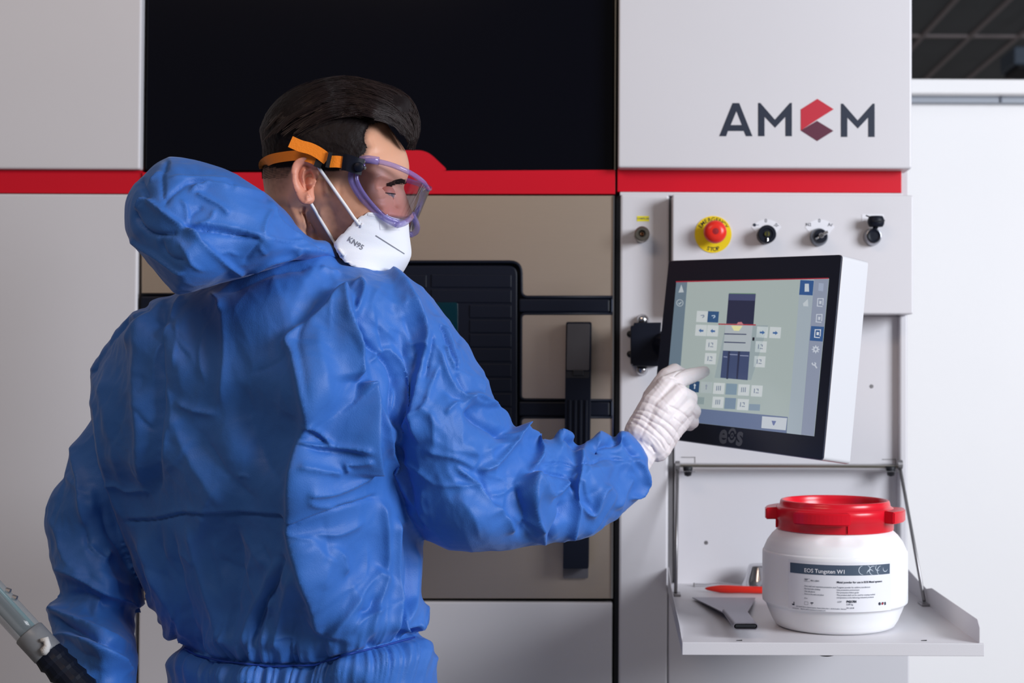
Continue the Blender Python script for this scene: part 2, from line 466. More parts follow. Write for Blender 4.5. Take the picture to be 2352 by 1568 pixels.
def fan(name, cx, cy, parent):
    pts = []
    for k in range(13):
        a = math.radians(-54 + 9 * k)
        pts.append((cx + 42 * math.sin(a) * 1.0, cy + 6 - 42 * math.cos(a)))
    pts += [(cx + 20, cy - 2), (cx - 20, cy - 2)]
    return pprism(name, pts, YB - .0006, YB + .001, M['sticker'], parent, 0)
def flat_text(body, cx, cy, sz, m, parent, Y, bold=.0001, align='CENTER', name='lettering'):
    q = P(cx, cy, Y)
    return text_on(name, body, sz, lambda x, y: Vector((q.x + x, q.y, q.z + y)), m, parent, bold, align)
YT = YB - .0008
f1 = fan('switch_label', 1760, 540, cb)
flat_text('0', 1759, 507, .0085, M['dark_print'], f1, YT)
disc('symbol_dot', 1733, 516.5, 3.8, YT, YT + .0004, M['dark_print'], f1, 16)
pbox('symbol_line', 1737, 515.8, 1743, 517.2, YT, YT + .0003, M['grey_print'], f1, 0)
flat_text('-0-', 1783, 517, .0085, M['dark_print'], f1, YT)
f2 = fan('switch_label', 1883, 540, cb)
flat_text('0', 1882, 507, .0085, M['dark_print'], f2, YT)
flat_text('N2', 1857, 516, .0075, M['dark_print'], f2, YT)
flat_text('Ar', 1907, 516, .0085, M['dark_print'], f2, YT)
# key switch
p = P(1758, 541, YB)
k1 = link('key_switch', lathe_bm([(20 * s, 0), (20 * s, .020), (20.8 * s, .022), (20.8 * s, .029), (19 * s, .031), (13 * s, .031), (12 * s, .029), (0, .029)], 40, p, 'Y'), M['black_plastic'], cb, False)
link('lock_barrel', lathe_bm([(6 * s, .028), (6 * s, .032), (0, .032)], 24, p, 'Y'), mat('brass', srgb(150, 150, 90), .3, metal=1), k1)
link('key_slot', box_bm(p.x - .001, p.x + .001, p.y - .0335, p.y - .03, p.z - .0045, p.z + .004), M['seam'], k1)
link('key_tip', box_bm(p.x - .0014, p.x + .0014, p.y - .034, p.y - .03, p.z - .013, p.z - .007, .0005), M['chrome'], k1)
# selector switch with metal key
p = P(1880, 545, YB)
k2 = link('selector_switch', lathe_bm([(20.5 * s, 0), (20.5 * s, .006), (19.5 * s, .008), (16.5 * s, .022), (15.5 * s, .022)], 40, p, 'Y'), mat('grey_collar', srgb(120, 126, 136), .3, metal=.6), cb, True)
link('switch_face', lathe_bm([(15.8 * s, .018), (15.8 * s, .026), (14.5 * s, .028), (0, .028)], 36, p, 'Y'), M['black_plastic'], k2)
link('lock_barrel', lathe_bm([(5.8 * s, .027), (5.8 * s, .036), (4.8 * s, .037), (0, .037)], 24, p, 'Y'), M['chrome'], k2, False)
link('key_lever', tube_bm([p + Vector((.0, -.034, 0)), p + Vector((.011, -.036, .0065))], .0026, 8), M['chrome'], k2)
link('key_lever', tube_bm([p + Vector((-.004, -.031, -.003)), p + Vector((-.009, -.032, -.0055))], .002, 8), M['chrome'], k2)
# port with a flip cap
ps = pprism('port_label', [(1980, 492), (2030, 492), (2030, 508), (1980, 508)], YB - .0006, YB + .001, M['sticker'], cb, 0)
p = P(2003, 544, YB)
k3 = link('port', lathe_bm([(21 * s, 0), (20.5 * s, .006), (18 * s, .016), (17.4 * s, .018), (15.6 * s, .018)], 40, p, 'Y'), mat('silver_collar', srgb(170, 172, 180), .25, metal=.8), cb, True)
link('port_face', lathe_bm([(15.6 * s, .014), (15.4 * s, .020), (13.8 * s, .0215), (9 * s, .020), (0, .020)], 36, p, 'Y'), M['black_plastic'], k3, False)
cp = p + Vector((.0028, -.022, .0245))
cap = bmesh.new()
bmesh.ops.create_uvsphere(cap, u_segments=28, v_segments=14, radius=1)
for v in cap.verts:
    v.co = Vector((v.co.x * .0146, v.co.y * .012, max(-.6, min(.62, v.co.z)) * .0150)) + cp
link('flip_cap', cap, M['black_plastic'], k3, True)
link('cap_rib', tube_bm([cp + Vector((-.013, -.0045, .0015)), cp + Vector((-.004, -.012, -.0005)), cp + Vector((.006, -.0118, -.0005)), cp + Vector((.0138, -.005, .0015))], .0012, 6), M['seam'], k3)
link('cap_hinge', tube_bm([cp + Vector((.002, .004, -.007)), p + Vector((.001, -.017, .012))], .004, 8), M['black_plastic'], k3)
link('cap_tab', tube_bm([cp + Vector((-.012, 0, .0085)), cp + Vector((-.0175, 0, .0105))], .0012, 6), M['seam'], k3)

# ---- fittings on the side column
yl = pprism('yellow_label', [(1463, 496), (1491, 496), (1491, 508), (1463, 508)], YW - .0006, YW + .002, mat('yellow_sticker', srgb(238, 226, 30), .5), rc, 0)
flat_text('COMPR.AIR', 1477, 502, .0042, M['grey_print'], yl, YW - .0008)
p = P(1474, 541, YW); s2 = YW / FPX
vv = link('air_coupling', lathe_bm([(17 * s2, 0), (17 * s2, .016), (15.5 * s2, .018), (15.5 * s2, .028), (17 * s2, .030), (17 * s2, .036), (15 * s2, .038), (8.5 * s2, .038), (8 * s2, .034), (7.5 * s2, .02), (0, .02)], 36, p, 'Y'), M['nickel'], rc, False)
link('coupling_core', lathe_bm([(4.5 * s2, .018), (4.5 * s2, .033), (2.5 * s2, .034), (2.3 * s2, .03), (0, .03)], 20, p, 'Y'), mat('bronze', srgb(120, 84, 60), .35, metal=1), vv, True)
for (bx, by) in ((1476, 735), (1474, 849)):
    p = P(bx, by, YW)
    link('dome_nut', lathe_bm([(13.6 * s2, 0), (13.6 * s2, .003), (12.6 * s2, .0032), (12.4 * s2, .012), (10 * s2, .018), (6 * s2, .0205), (0, .0215)], 32, p, 'Y'), M['chrome'], rc, True)

# ---- monitor
MP = [Vector(v) + Vector((0, 0, CAMZ)) for v in ((0.085459, 2.323776, 0.179533), (0.312417, 1.986835, 0.163001), (0.282567, 1.961146, -0.119128), (0.055609, 2.298087, -0.102596))]
mn = (MP[1] - MP[0]).cross(MP[3] - MP[0]).normalized()      # points away from the viewer
if mn.y < 0: mn = -mn
def MO(px, py, off=0.0):
    return Vector(on_plane(px, py, MP[0], mn)) - mn * off
mon = empty('touchscreen_monitor', (MP[2] + MP[3]) / 2 + mn * .02, 'tilted touchscreen monitor in white housing on swivel arm, gloved finger touching it', 'monitor')
def mprism(name, pts, o0, o1, m, parent, bev=0.0, seg=2):
    a = [MO(x, y, o0) for x, y in pts]
    return link(name, prism_bm(a, -mn * (o1 - o0), bev, seg=seg), m, parent)
cor = [(1537, 599), (1934, 585), (1890, 1056), (1494, 1001)]
hs = mprism('housing', rounded([(1536, 598), (1935.5, 584), (1891, 1058), (1493, 1002.5)], [8, 10, 10, 8]), -.001, -.050, M['mon_white'], mon, .004, 3)
bz = mprism('bezel', rounded(cor, [8, 9, 9, 8]), .001, -.003, M['bezel'], mon, .0008)
def Zm(x, y): return (1500 + x / 3.075, 570 + y / 3.075)
EM = {}
def em(c, k=1.0):
    if c not in EM:
        col = srgb(*c)
        EM[c] = mat('lit_screen_%d' % len(EM), (col[0] * .35, col[1] * .35, col[2] * .35, 1), 0.25, emit=col, estr=0.68 * k, spec=.5)
    return EM[c]
scr = mprism('screen', [Zm(170, 240), Zm(1248, 215), Zm(1143, 1328), Zm(83, 1207)], .0012, .0016, em((176, 190, 188)), mon)
LV = .0018
def ui(name, pts, c, lv=0):
    z = LV + lv * .0002
    return mprism(name, [Zm(*q) for q in pts], z - .0001, z, em(c), scr)
def uirect(name, x0, y0, x1, y1, c, lv=0, sh=0.0):
    """small upright tile in the slanted plane of the screen (sides lean like its own)"""
    h = y1 - y0; lean = -h * .09; dip = (x1 - x0) * .045
    return ui(name, [(x0, y0), (x1, y0 + dip), (x1 + lean, y1 + dip), (x0 + lean, y1)], c, lv)
ui('status_line', [(168, 234), (1248, 210), (1248, 217), (168, 242)], (170, 40, 60), 1)
ui('side_bar', [(170, 242), (248, 240), (170, 1215), (83, 1207)], (112, 132, 148), 0)
ui('menu_column', [(1048, 224), (1143, 221), (1050, 1318), (955, 1307)], (172, 186, 196), 0)
ui('menu_column', [(1145, 221), (1247, 218), (1143, 1327), (1052, 1317)], (150, 160, 182), 0)
ui('bottom_bar', [(92, 1110), (958, 1192), (950, 1306), (83, 1206)], (108, 124, 158), 0)
uirect('tile', 1048, 226, 1143, 330, (52, 92, 150), 1)
ui('tile', [(1124, 550), (1216, 556), (1205, 660), (1114, 653)], (60, 98, 152), 1)
ui('tile', [(778, 1187), (954, 1200), (944, 1286), (772, 1270)], (206, 214, 222), 1)
ui('icon', [(845, 1218), (878, 1221), (862, 1252), (856, 1252)], (110, 124, 170), 2)
# machine drawing in the middle
ui('drawing', [(542, 322), (732, 324), (716, 538), (524, 533)], (40, 46, 74), 1)
ui('drawing_top', [(542, 322), (732, 324), (728, 372), (538, 368)], (72, 80, 118), 2)
ui('drawing_edge', [(545, 318), (732, 320), (732, 325), (545, 323)], (110, 150, 120), 2)
ui('drawing_frame', [(520, 545), (820, 545), (700, 932), (441, 916)], (160, 176, 180), 1)
ui('drawing_mid', [(520, 545), (712, 547), (692, 730), (502, 722)], (184, 194, 200), 2)
ui('drawing_line', [(512, 602), (668, 606), (667, 613), (511, 610)], (60, 70, 104), 3)
ui('drawing_line', [(510, 660), (662, 666), (661, 673), (509, 668)], (60, 70, 104), 3)
ui('drawing_glow', [(560, 548), (640, 550), (615, 585), (580, 583)], (236, 234, 176), 3)
ui('drawing_tank', [(502, 724), (691, 731), (676, 933), (484, 915)], (66, 80, 118), 3)
for x in (540, 610):
    ui('drawing_gap', [(x, 728), (x + 14, 729), (x - 2, 925), (x - 14, 924)], (44, 52, 82), 4)
for x0, x1, y in ((552, 606, 748), (624, 684, 756), (508, 534, 764)):
    ui('drawing_line', [(x0, y), (x1, y + 3), (x1, y + 9), (x0, y + 6)], (150, 160, 190), 5)
ui('drawing_mark', [(712, 630), (726, 631), (724, 655), (710, 654)], (24, 28, 44), 4)
ui('laser_line', [(470, 533), (735, 539), (735, 547), (470, 541)], (176, 44, 62), 4)
ui('laser_dot', [(600, 540), (610, 524), (635, 522), (648, 541)], (206, 130, 140), 5)
WT = (212, 220, 222)
IC = (128, 142, 164)
def tile(x, y, c=WT, w=78, ic=IC, kind=0, h=78):
    t = uirect('button', x, y, x + w, y + h, c, 1)
    if kind == 1:      # arrow right
        ui('icon', [(x + 20, y + 36), (x + 38, y + 37), (x + 38, y + 28), (x + 56, y + 44), (x + 37, y + 58), (x + 37, y + 50), (x + 19, y + 49)], (70, 112, 168), 2)
    elif kind == 2:
        ui('icon', [(x + 54, y + 38), (x + 36, y + 37), (x + 36, y + 28), (x + 20, y + 42), (x + 35, y + 58), (x + 35, y + 50), (x + 53, y + 51)], (70, 112, 168), 2)
    elif kind == 3:
        for k in range(3):
            ui('icon', [(x + 20 + k * 13, y + 22), (x + 26 + k * 13, y + 22), (x + 23 + k * 13, y + 56), (x + 17 + k * 13, y + 56)], ic, 2)
    elif kind == 4:
        ui('icon', [(x + 18, y + 24), (x + 24, y + 24), (x + 21, y + 56), (x + 15, y + 56)], ic, 2)
        ui('icon', [(x + 28, y + 50), (x + 50, y + 52), (x + 50, y + 57), (x + 28, y + 56)], ic, 2)
        ui('icon', [(x + 34, y + 24), (x + 50, y + 26), (x + 48, y + 42), (x + 43, y + 42), (x + 44, y + 31), (x + 34, y + 30)], ic, 2)
    elif kind == 5:
        ui('icon', [(x + 26, y + 30), (x + 50, y + 28), (x + 53, y + 42), (x + 38, y + 52), (x + 36, y + 46), (x + 46, y + 40), (x + 44, y + 34), (x + 27, y + 36)], ic, 2)
    elif kind == 6:
        ui('icon', [(x + 36, y + 18), (x + 46, y + 32), (x + 40, y + 32), (x + 38, y + 56), (x + 31, y + 56), (x + 33, y + 32), (x + 27, y + 32)], ic, 2)
    return t
tile(318, 443, kind=5); tile(395, 445, (50, 90, 136), ic=(190, 210, 230), kind=5)
tile(310, 540, kind=2); tile(392, 543, kind=2); tile(742, 553, kind=1); tile(834, 556, kind=1)
tile(383, 643, kind=4); tile(376, 740, kind=4); tile(733, 656, kind=4); tile(724, 761, kind=4)
tile(266, 938, (44, 78, 118), 70, (210, 220, 230), 6); tile(348, 943, (186, 198, 200), ic=(150, 160, 176), kind=6); tile(436, 950, kind=3); tile(524, 955, (134, 158, 176), kind=0)
tile(612, 961, kind=3); tile(704, 968, kind=4)
tile(300, 1050, (150, 168, 170), 70, h=50); tile(430, 1048, kind=3); tile(516, 1056, (128, 150, 172)); tile(606, 1064, kind=4); tile(686, 1100, (140, 160, 178), h=45)
# sidebar and menu icons
LT = (196, 206, 212)
ui('icon', [(207, 258), (224, 312), (186, 314)], LT, 1)
def ring(cx, cy, r, c, lv=1, n=18, th=5):
    for k in range(n):
        a, b = 2 * math.pi * k / n, 2 * math.pi * (k + 1) / n
        ui('icon', [(cx + r * math.cos(a), cy + r * math.sin(a)), (cx + r * math.cos(b), cy + r * math.sin(b)), (cx + (r - th) * math.cos(b), cy + (r - th) * math.sin(b)), (cx + (r - th) * math.cos(a), cy + (r - th) * math.sin(a))], c, lv)
ring(196, 387, 25, LT, n=12, th=4); ui('icon', [(186, 386), (192, 392), (206, 378), (208, 384), (193, 400), (185, 391)], LT, 1)
ui('icon', [(1080, 252), (1108, 252), (1110, 308), (1078, 308)], (206, 216, 226), 2)
ui('icon', [(1066, 392), (1100, 360), (1103, 412), (1070, 410)], (204, 214, 220), 1)
ui('icon', [(1178, 246), (1212, 250), (1208, 306), (1174, 300)], (168, 180, 204), 1)
def sheet(x, y, c=(206, 214, 226), lv=1):
    for q in ([(x, y), (x + 44, y), (x + 44, y + 6), (x, y + 6)], [(x, y), (x + 6, y), (x + 2, y + 58), (x - 4, y + 58)], [(x - 4, y + 52), (x + 36, y + 56), (x + 36, y + 62), (x - 4, y + 58)], [(x + 38, y), (x + 44, y), (x + 41, y + 50), (x + 35, y + 50)], [(x + 14, y + 18), (x + 30, y + 20), (x + 27, y + 42), (x + 12, y + 40)]):
        ui('icon', q, c, lv)
sheet(1168, 354); sheet(1160, 466); sheet(1150, 574, (226, 232, 240), 2)
ring(1156, 715, 20, (206, 214, 226), 1, 10, 11)
for k in range(8):
    a = k * math.pi / 4
    c_, s_ = math.cos(a), math.sin(a)
    ui('icon', [(1156 + 18 * c_ - 4 * s_, 715 + 18 * s_ + 4 * c_), (1156 + 28 * c_ - 3 * s_, 715 + 28 * s_ + 3 * c_), (1156 + 28 * c_ + 3 * s_, 715 + 28 * s_ - 3 * c_), (1156 + 18 * c_ + 4 * s_, 715 + 18 * s_ - 4 * c_)], (206, 214, 226), 1)
ui('icon', [(1134, 806), (1140, 822), (1150, 818), (1146, 804), (1160, 812), (1156, 826), (1168, 846), (1160, 850), (1148, 832), (1132, 826), (1126, 814)], (206, 214, 226), 1)
# maker's mark on the lower bezel
gm = mat('dull_bezel_print', srgb(96, 102, 112), .5)
def on_mon(cx, cy, off):
    o = MO(cx, cy, off); u = (MO(cx + 20, cy + 2.5, off) - o).normalized(); v = mn.cross(u)
    v = v if v.z > 0 else -v
    return lambda x, y: o + u * x + v * y
text_on('lettering', 'e', .041, on_mon(1663, 998, .0013), gm, bz, .0012)
text_on('lettering', 's', .041, on_mon(1701, 1003, .0013), gm, bz, .0012)
fo = on_mon(1683, 1000, .0013)
for r0, r1, a0, a1 in ((.0062, .0098, 20, 170), (.0062, .0098, 200, 350), (.0016, .0036, 0, 360)):
    n = 14; ps_ = [fo(r1 * math.cos(math.radians(a0 + (a1 - a0) * k / n)), r1 * math.sin(math.radians(a0 + (a1 - a0) * k / n)) * 1.15) for k in range(n + 1)]
    qs_ = [fo(r0 * math.cos(math.radians(a0 + (a1 - a0) * k / n)), r0 * math.sin(math.radians(a0 + (a1 - a0) * k / n)) * 1.15) for k in range(n + 1)]
    b = bmesh.new(); A = [b.verts.new(q) for q in ps_]; Bq = [b.verts.new(q) for q in qs_]
    for k in range(n): b.faces.new((A[k], A[k + 1], Bq[k + 1], Bq[k]))
    link('lettering', b, gm, bz)
# swivel bracket between monitor and side column
br = link('bracket', prism_bm([P(x, y, YW - .09) for x, y in [(1456, 741), (1519, 740), (1512, 841), (1454, 840), (1454, 836), (1449, 835), (1449, 748), (1456, 747)]], (0, .088, 0), .001), M['black_plastic'], mon)
ends = MO(1530, 790, -.045)
link('arm', tube_bm([P(1500, 790, YW - .06), P(1520, 790, YW - .07), ends], .022, 12), M['black_plastic'], mon)
for yy in (767, 813):
    link('bracket_screw', lathe_bm([(.006, 0), (.005, .004), (0, .005)], 14, P(1447, yy, YW), 'Y'), M['seam'], br, True)

# ------------------------------------------------------------------ drop-leaf tray
ZT = CAMZ - 0.374
def T(px, py, h=0.0):
    return Vector(on_plane(px, py, (0, 0, ZT + h), (0, 0, 1)))
YFt = 1.99
tx0, tx1 = .0929, .5088
tr = empty('folding_shelf', (.3, 2.3, ZT), 'white fold-down shelf with raised sides, carrying the white drum and tools', 'shelf')
link('leaf', box_bm(tx0, tx1, YFt, YW + .0, ZT - .015, ZT, .0012), M['panel'], tr)
link('front_rail', box_bm(tx0, tx1 + .001, YFt - .001, YFt + .004, ZT - .016, ZT + .0015, .0008), M['panel'], tr)
# side flanges: low at the front, cut back towards the hinge
def flange(x, pts):
    ps = [Vector((x, y, ZT + z)) for y, z in pts]
    return link('side_flange', prism_bm(ps, (.0015, 0, 0), .0003), M['panel'], tr)
flange(tx1 - .004, [(YFt + .008, -.002), (YFt + .008, .022), (YFt + .02, .031), (2.30, .031), (2.34, .024), (2.40, .028), (YW - .002, .040), (YW - .002, -.002)])
flange(tx0 + .0005, [(YFt + .012, -.002), (2.1, .007), (2.42, .013), (YW - .002, .030), (YW - .002, -.002)])
for cxp in (1698, 2122):
    q = T(cxp, 1471)
    link('screw', tube_bm([q + Vector((-.004, 0, 0)), q + Vector((.004, 0, .0006))], .0008, 6), M['seam'], tr)
q = T(1897, 1473)
link('knob', lathe_bm([(.0, -.021), (.008, -.021), (.0125, -.0195), (.0125, -.014)], 24, (P(1898, 1500, YFt + .02).x, YFt + .025, ZT), 'Z'), M['seam'], tr)
# stays: bar under the upper sheet and two arms down to the leaf
b0 = P(1551, 1066, YW - .002); b1 = P(2066, 1071, YW - .002)
link('crossbar', box_bm(b0.x, b1.x, YW - .006, YW + .012, b0.z - .005, b0.z + .0, .001), M['nickel'], tr)
for (a, b_) in ((P(1556, 1068, YW - .002), Vector((tx0 + .009, 2.42, ZT + .004))), (P(2066, 1066, YW - .002), Vector((tx1 - .009, 2.33, ZT + .006)))):
    link('stay', tube_bm([a, b_], .0030, 8), M['dull_metal'], tr, True)
    link('pivot', tube_bm([a + Vector((-.004, -.004, 0)), a + Vector((.004, -.004, 0))], .008, 12), M['dull_metal'], tr)
    link('foot', box_bm(b_.x - .008, b_.x + .008, b_.y - .02, b_.y + .012, ZT, ZT + .0035, .001), M['dull_metal'], tr)
for cxp in (1580, 2046):
    q = P(cxp, 1076, YW - .008)
    link('latch', lathe_bm([(.0, -.014), (.006, -.012), (.0085, 0), (.0085, .004), (0, .004)], 16, (q.x, q.y, q.z + .0), 'Z'), M['seam'], tr, True)
    link('latch_plate', box_bm(q.x - .013, q.x + .013, q.y - .012, YW + .025, q.z - .005, q.z - .0035, .0005), M['chrome'], tr)
# slots and small holes of the niche sheets
for sl, (x0, x1, y0, y1) in enumerate(((1564, 1597, 1049, 1063), (2026, 2058, 1054, 1068))):
    yy = YW + .0215
    o = pbox('latch_slot', x0, y0, x1, y0 + 1.6, yy, yy + .002, M['dull_metal'], rc, 0)
    pbox('latch_slot', x1 - 1.6, y0, x1, y1, yy, yy + .002, M['dull_metal'], rc, 0)
for (hx, hy_) in ((2002, 887), (1622, 1246)):
    disc('screw', hx, hy_, 4.6, YW + (.021 if hy_ < 1000 else .029), YW + .031, M['dull_metal'], rc, 16, .0006)

# ------------------------------------------------------------------ drum
DC = Vector(((1917 - PX0) / FPX * 2.13 + .0, 2.135, ZT)); DC.x = P(1917, 1340, 2.135).x
dr = empty('plastic_drum', DC, 'white plastic drum with red screw lid and printed label on the fold-down shelf', 'drum')
prof = [(0, 0), (.080, 0), (.087, .0035), (.0925, .012), (.0985, .026), (.1015, .034), (.1035, .0355), (.1062, .038), (.1067, .042), (.1067, .108), (.1062, .1115), (.1048, .1128), (.1040, .1155), (.0995, .1255), (.0925, .1350), (.0865, .1405), (.0830, .1435), (.0805, .146), (.0805, .155), (0, .155)]
pr = []
for k in range(len(prof) - 1):
    n_ = 3 if 0 < k < 17 else 1
    for j in range(n_):
        t = j / n_; pr.append((prof[k][0] * (1 - t) + prof[k + 1][0] * t, prof[k][1] * (1 - t) + prof[k + 1][1] * t))
pr.append(prof[-1])
b = lathe_bm(pr, 160, DC, 'Z')
# two thumb dents below the lid
def cyl_hit(px, py, R=.1070):
    r = rays(px, py); o = CO - np.array(DC)
    A = r[0] ** 2 + r[1] ** 2; Bb = 2 * (o[0] * r[0] + o[1] * r[1]); C_ = o[0] ** 2 + o[1] ** 2 - R * R
    D = Bb * Bb - 4 * A * C_
    t = (-Bb - math.sqrt(D)) / (2 * A)
    q = CO + r * t
    return math.atan2(q[0] - DC.x, -(q[1] - DC.y)), q[2]
for dx, dy in ((1905, 1245), (1958, 1246)):
    a_, z_ = cyl_hit(dx, dy, .099)
    for v in b.verts:
        rr = math.hypot(v.co.x - DC.x, v.co.y - DC.y)
        if rr < .02: continue
        av = math.atan2(v.co.x - DC.x, -(v.co.y - DC.y))
        d2 = ((av - a_) * .1 / .016) ** 2 + ((v.co.z - z_) / .0055) ** 2
        if d2 < 4:
            k = .0030 * math.exp(-d2 ** 2 * .8); v.co.x -= math.sin(av) * k; v.co.y += math.cos(av) * k
link('body', b, M['white_plastic'], dr, True)
LZ = DC.z
lid = link('lid', lathe_bm([(.0855, .1432), (.0862, .1442), (.0862, .157), (.0870, .1575), (.0872, .171), (.0860, .175), (.0835, .1765), (.0815, .1775), (.0808, .182), (.0800, .1845), (.0790, .1856), (.0775, .1860), (.0760, .1856), (.0748, .1840), (.0742, .179), (.0735, .1690), (.0700, .1665), (0, .1665)], 120, DC, 'Z'), M['red_plastic'], dr, True)
link('lid_ring', lathe_bm([(.064, .1662), (.0645, .1685), (.066, .1692), (.0675, .1685), (.068, .1662)], 90, DC, 'Z', closed=True), M['red_plastic'], lid, True)
def arcblock(a0, a1, r0, r1, z0, z1, n=14):
    b = bmesh.new(); sec = []
    for k in range(n + 1):
        a = math.radians(a0 + (a1 - a0) * k / n)
        sec.append([b.verts.new(DC + Vector((math.sin(a) * r, -math.cos(a) * r, z))) for r, z in ((r0, z0), (r1, z0), (r1, z1), (r0, z1 + .001))])
    for k in range(n):
        for j in range(4): b.faces.new((sec[k][j], sec[k][(j + 1) % 4], sec[k + 1][(j + 1) % 4], sec[k + 1][j]))
    b.faces.new(sec[0]); b.faces.new(sec[-1])
    bmesh.ops.recalc_face_normals(b, faces=b.faces)
    bmesh.ops.bevel(b, geom=[e for e in b.edges if e.is_manifold and e.calc_face_angle(0) > .6], offset=.0016, segments=2, affect='EDGES')
    return b
for k in range(4):
    a0 = -44 + 90 * k
    link('lug', arcblock(a0, a0 + 48, .0850, .1030, .1570, .1740), M['red_plastic'], lid, False)
    link('lug_rib', arcblock(a0 + 46.5, a0 + 49, .0855, .0885, .1435, .173, 2), M['red_plastic'], lid, False)
# label: flat print wrapped around the body
LR = .1070
def patch(name, pts, m, parent, R=LR, sub=24):
    """px quad -> patch lying on the drum's side"""
    (a0, z1), (a1, _), (_, z0), _2 = [cyl_hit(x, y, R) for x, y in pts]
    b = bmesh.new(); top, bot = [], []
    for k in range(sub + 1):
        t = k / sub; a = a0 * (1 - t) + a1 * t
        for L_, z in ((top, z1), (bot, z0)):
            L_.append(b.verts.new((DC.x + math.sin(a) * R, DC.y - math.cos(a) * R, z)))
    for k in range(sub): b.faces.new((top[k], top[k + 1], bot[k + 1], bot[k]))
    return link(name, b, m, parent, True)
lbl = patch('label', [(1811, 1284), (2046, 1284), (2046, 1400), (1811, 1400)], M['sticker'], dr, LR)
bandm = mat('grey_blue_print', srgb(72, 86, 104), .45)
a_l, zt_ = cyl_hit(1815, 1291, LR + .0002); a_r, _ = cyl_hit(2044, 1291, LR + .0002); _, zb_ = cyl_hit(1815, 1314, LR + .0002)
def Lp(u, v, R=LR + .0003):
    """label frame: u in metres along the arc from the label's left edge, v in metres down from the band's top"""
    a = a_l + u / R
    return Vector((DC.x + math.sin(a) * R, DC.y - math.cos(a) * R, zt_ - v))
LWd = (a_r - a_l) * LR; BH = zt_ - zb_
def lrect(name, u0, v0, u1, v1, m, R=LR + .0003, sub=None, parent=None):
    b = bmesh.new(); n = sub or max(1, int((u1 - u0) / .004)); A, B2 = [], []
    for k in range(n + 1):
        u = u0 + (u1 - u0) * k / n
        A.append(b.verts.new(Lp(u, v0, R))); B2.append(b.verts.new(Lp(u, v1, R)))
    for k in range(n): b.faces.new((A[k], A[k + 1], B2[k + 1], B2[k]))
    return link(name, b, m, parent or lbl)
band = lrect('print_band', 0, 0, LWd, BH, bandm)
# curl-shaped metal shavings picture at the right end of the band
lp_m = mat('pale_print', srgb(190, 200, 212), .5); lg_m = mat('mid_grey_print', srgb(120, 134, 150), .5)
for (u, v, r, a0, a1) in ((.108, .007, .006, 90, 260), (.114, .005, .004, -80, 80), (.124, .008, .006, 100, 290), (.132, .004, .004, 60, 230), (.138, .009, .007, 120, 260), (.145, .006, .004, 20, 200), (.119, .012, .005, 180, 330)):
    ps = [(u + r * math.cos(math.radians(a0 + (a1 - a0) * k / 8)), v + r * math.sin(math.radians(a0 + (a1 - a0) * k / 8))) for k in range(9)]
    b = bmesh.new(); A, B2 = [], []
    for i_, (x, y) in enumerate(ps):
        a = math.radians(a0 + (a1 - a0) * i_ / 8); t_ = .0009 * math.sin(math.pi * (i_ + .5) / 9) + .0002
        x = min(x, LWd - .001)
        A.append(b.verts.new(Lp(x, min(max(y, .0005), BH - .0005), LR + .0005)))
        B2.append(b.verts.new(Lp(min(x + t_ * math.cos(a), LWd - .0005), min(max(y + t_ * math.sin(a), .0003), BH - .0003), LR + .0005)))
    for k in range(8): b.faces.new((A[k], A[k + 1], B2[k + 1], B2[k]))
    link('shaving_print', b, lp_m, lbl)
def ltext(body, u, v, sz, m, bold=.00005, align='LEFT', name='lettering'):
    return text_on(name, body, sz, lambda x, y: Lp(u + x, v - y, LR + .0006), m, lbl, bold, align)
k_ = LWd / 995.0      # metres per zoomed pixel of the label
def U(x): return (x - 372) * k_ * (1 + 0)
def Vv(x, y): return (y - 785 - (1 - ((x - 880) / 560) ** 2) * 14) * .000149 * 1.0
ltext('EOS Tungsten W1', U(522), Vv(600, 858), .0078, M['sticker'], .00012)
def put(body, x, y, sz, m=M['dark_print'], bold=.00004): ltext(body, U(x), Vv(x, y), sz, m, bold)
put('REF', 528, 944, .0030); put('9011-0041', 586, 950, .0030)
lrect('print_box', U(522), Vv(522, 932), U(578), Vv(522, 934), M['grey_print']); lrect('print_box', U(522), Vv(522, 958), U(578), Vv(522, 960), M['grey_print'])
put('Metal powder for use in EOS Metal systems', 828, 958, .00385, bold=.0001)
for k, s_ in enumerate(('Dust mask and respiratory protection must', 'Eye hand skin clothing', 'Use safe gloves', 'Store in dry and cool place')): put(s_, 526, 1002 + k * 25, .0026, M['grey_print'])
for k, s_ in enumerate(('Tungsten powder for additive manufacture', 'Use protective environment', 'For protection follow guide', 'The product shall not be used for coating medical', 'components in the following industrial products')): put(s_, 828, 1006 + k * 24, .0028, M['grey_print'])
put('LOT', 834, 1142, .0032, M['grey_print']); put('P421701', 916, 1140, .0042, bold=.0002); put('5.00 kg', 916, 1166, .0032, M['grey_print']); put('W1-2018', 916, 1200, .0028, M['grey_print'])
put('EOS GmbH Electro Optical Systems  Robert Stirling Ring 1  82152 Krailling  Germany', 440, 1200, .0021, M['grey_print'])
put('www.eos.info      Made for additive manufacturing processes only', 400, 1219, .0019, M['grey_print'])
put('05 kg', 526, 1118, .0022, M['grey_print'])
lrect('print_symbol', U(395), Vv(400, 1180), U(422), Vv(400, 1192), M['dark_print']); lrect('print_symbol', U(412), Vv(400, 1160), U(420), Vv(400, 1180), M['dark_print'])
lrect('print_symbol', U(585), Vv(600, 1156), U(612), Vv(600, 1165), M['dark_print']); lrect('print_symbol', U(596), Vv(600, 1165), U(600), Vv(600, 1180), M['dark_print'])
for q in ((525, 1152, 562, 1154), (525, 1178, 562, 1180), (525, 1154, 527, 1178), (560, 1154, 562, 1178)):
    lrect('print_symbol', U(q[0]), Vv(540, q[1]), U(q[2]), Vv(540, q[3]), M['grey_print'])
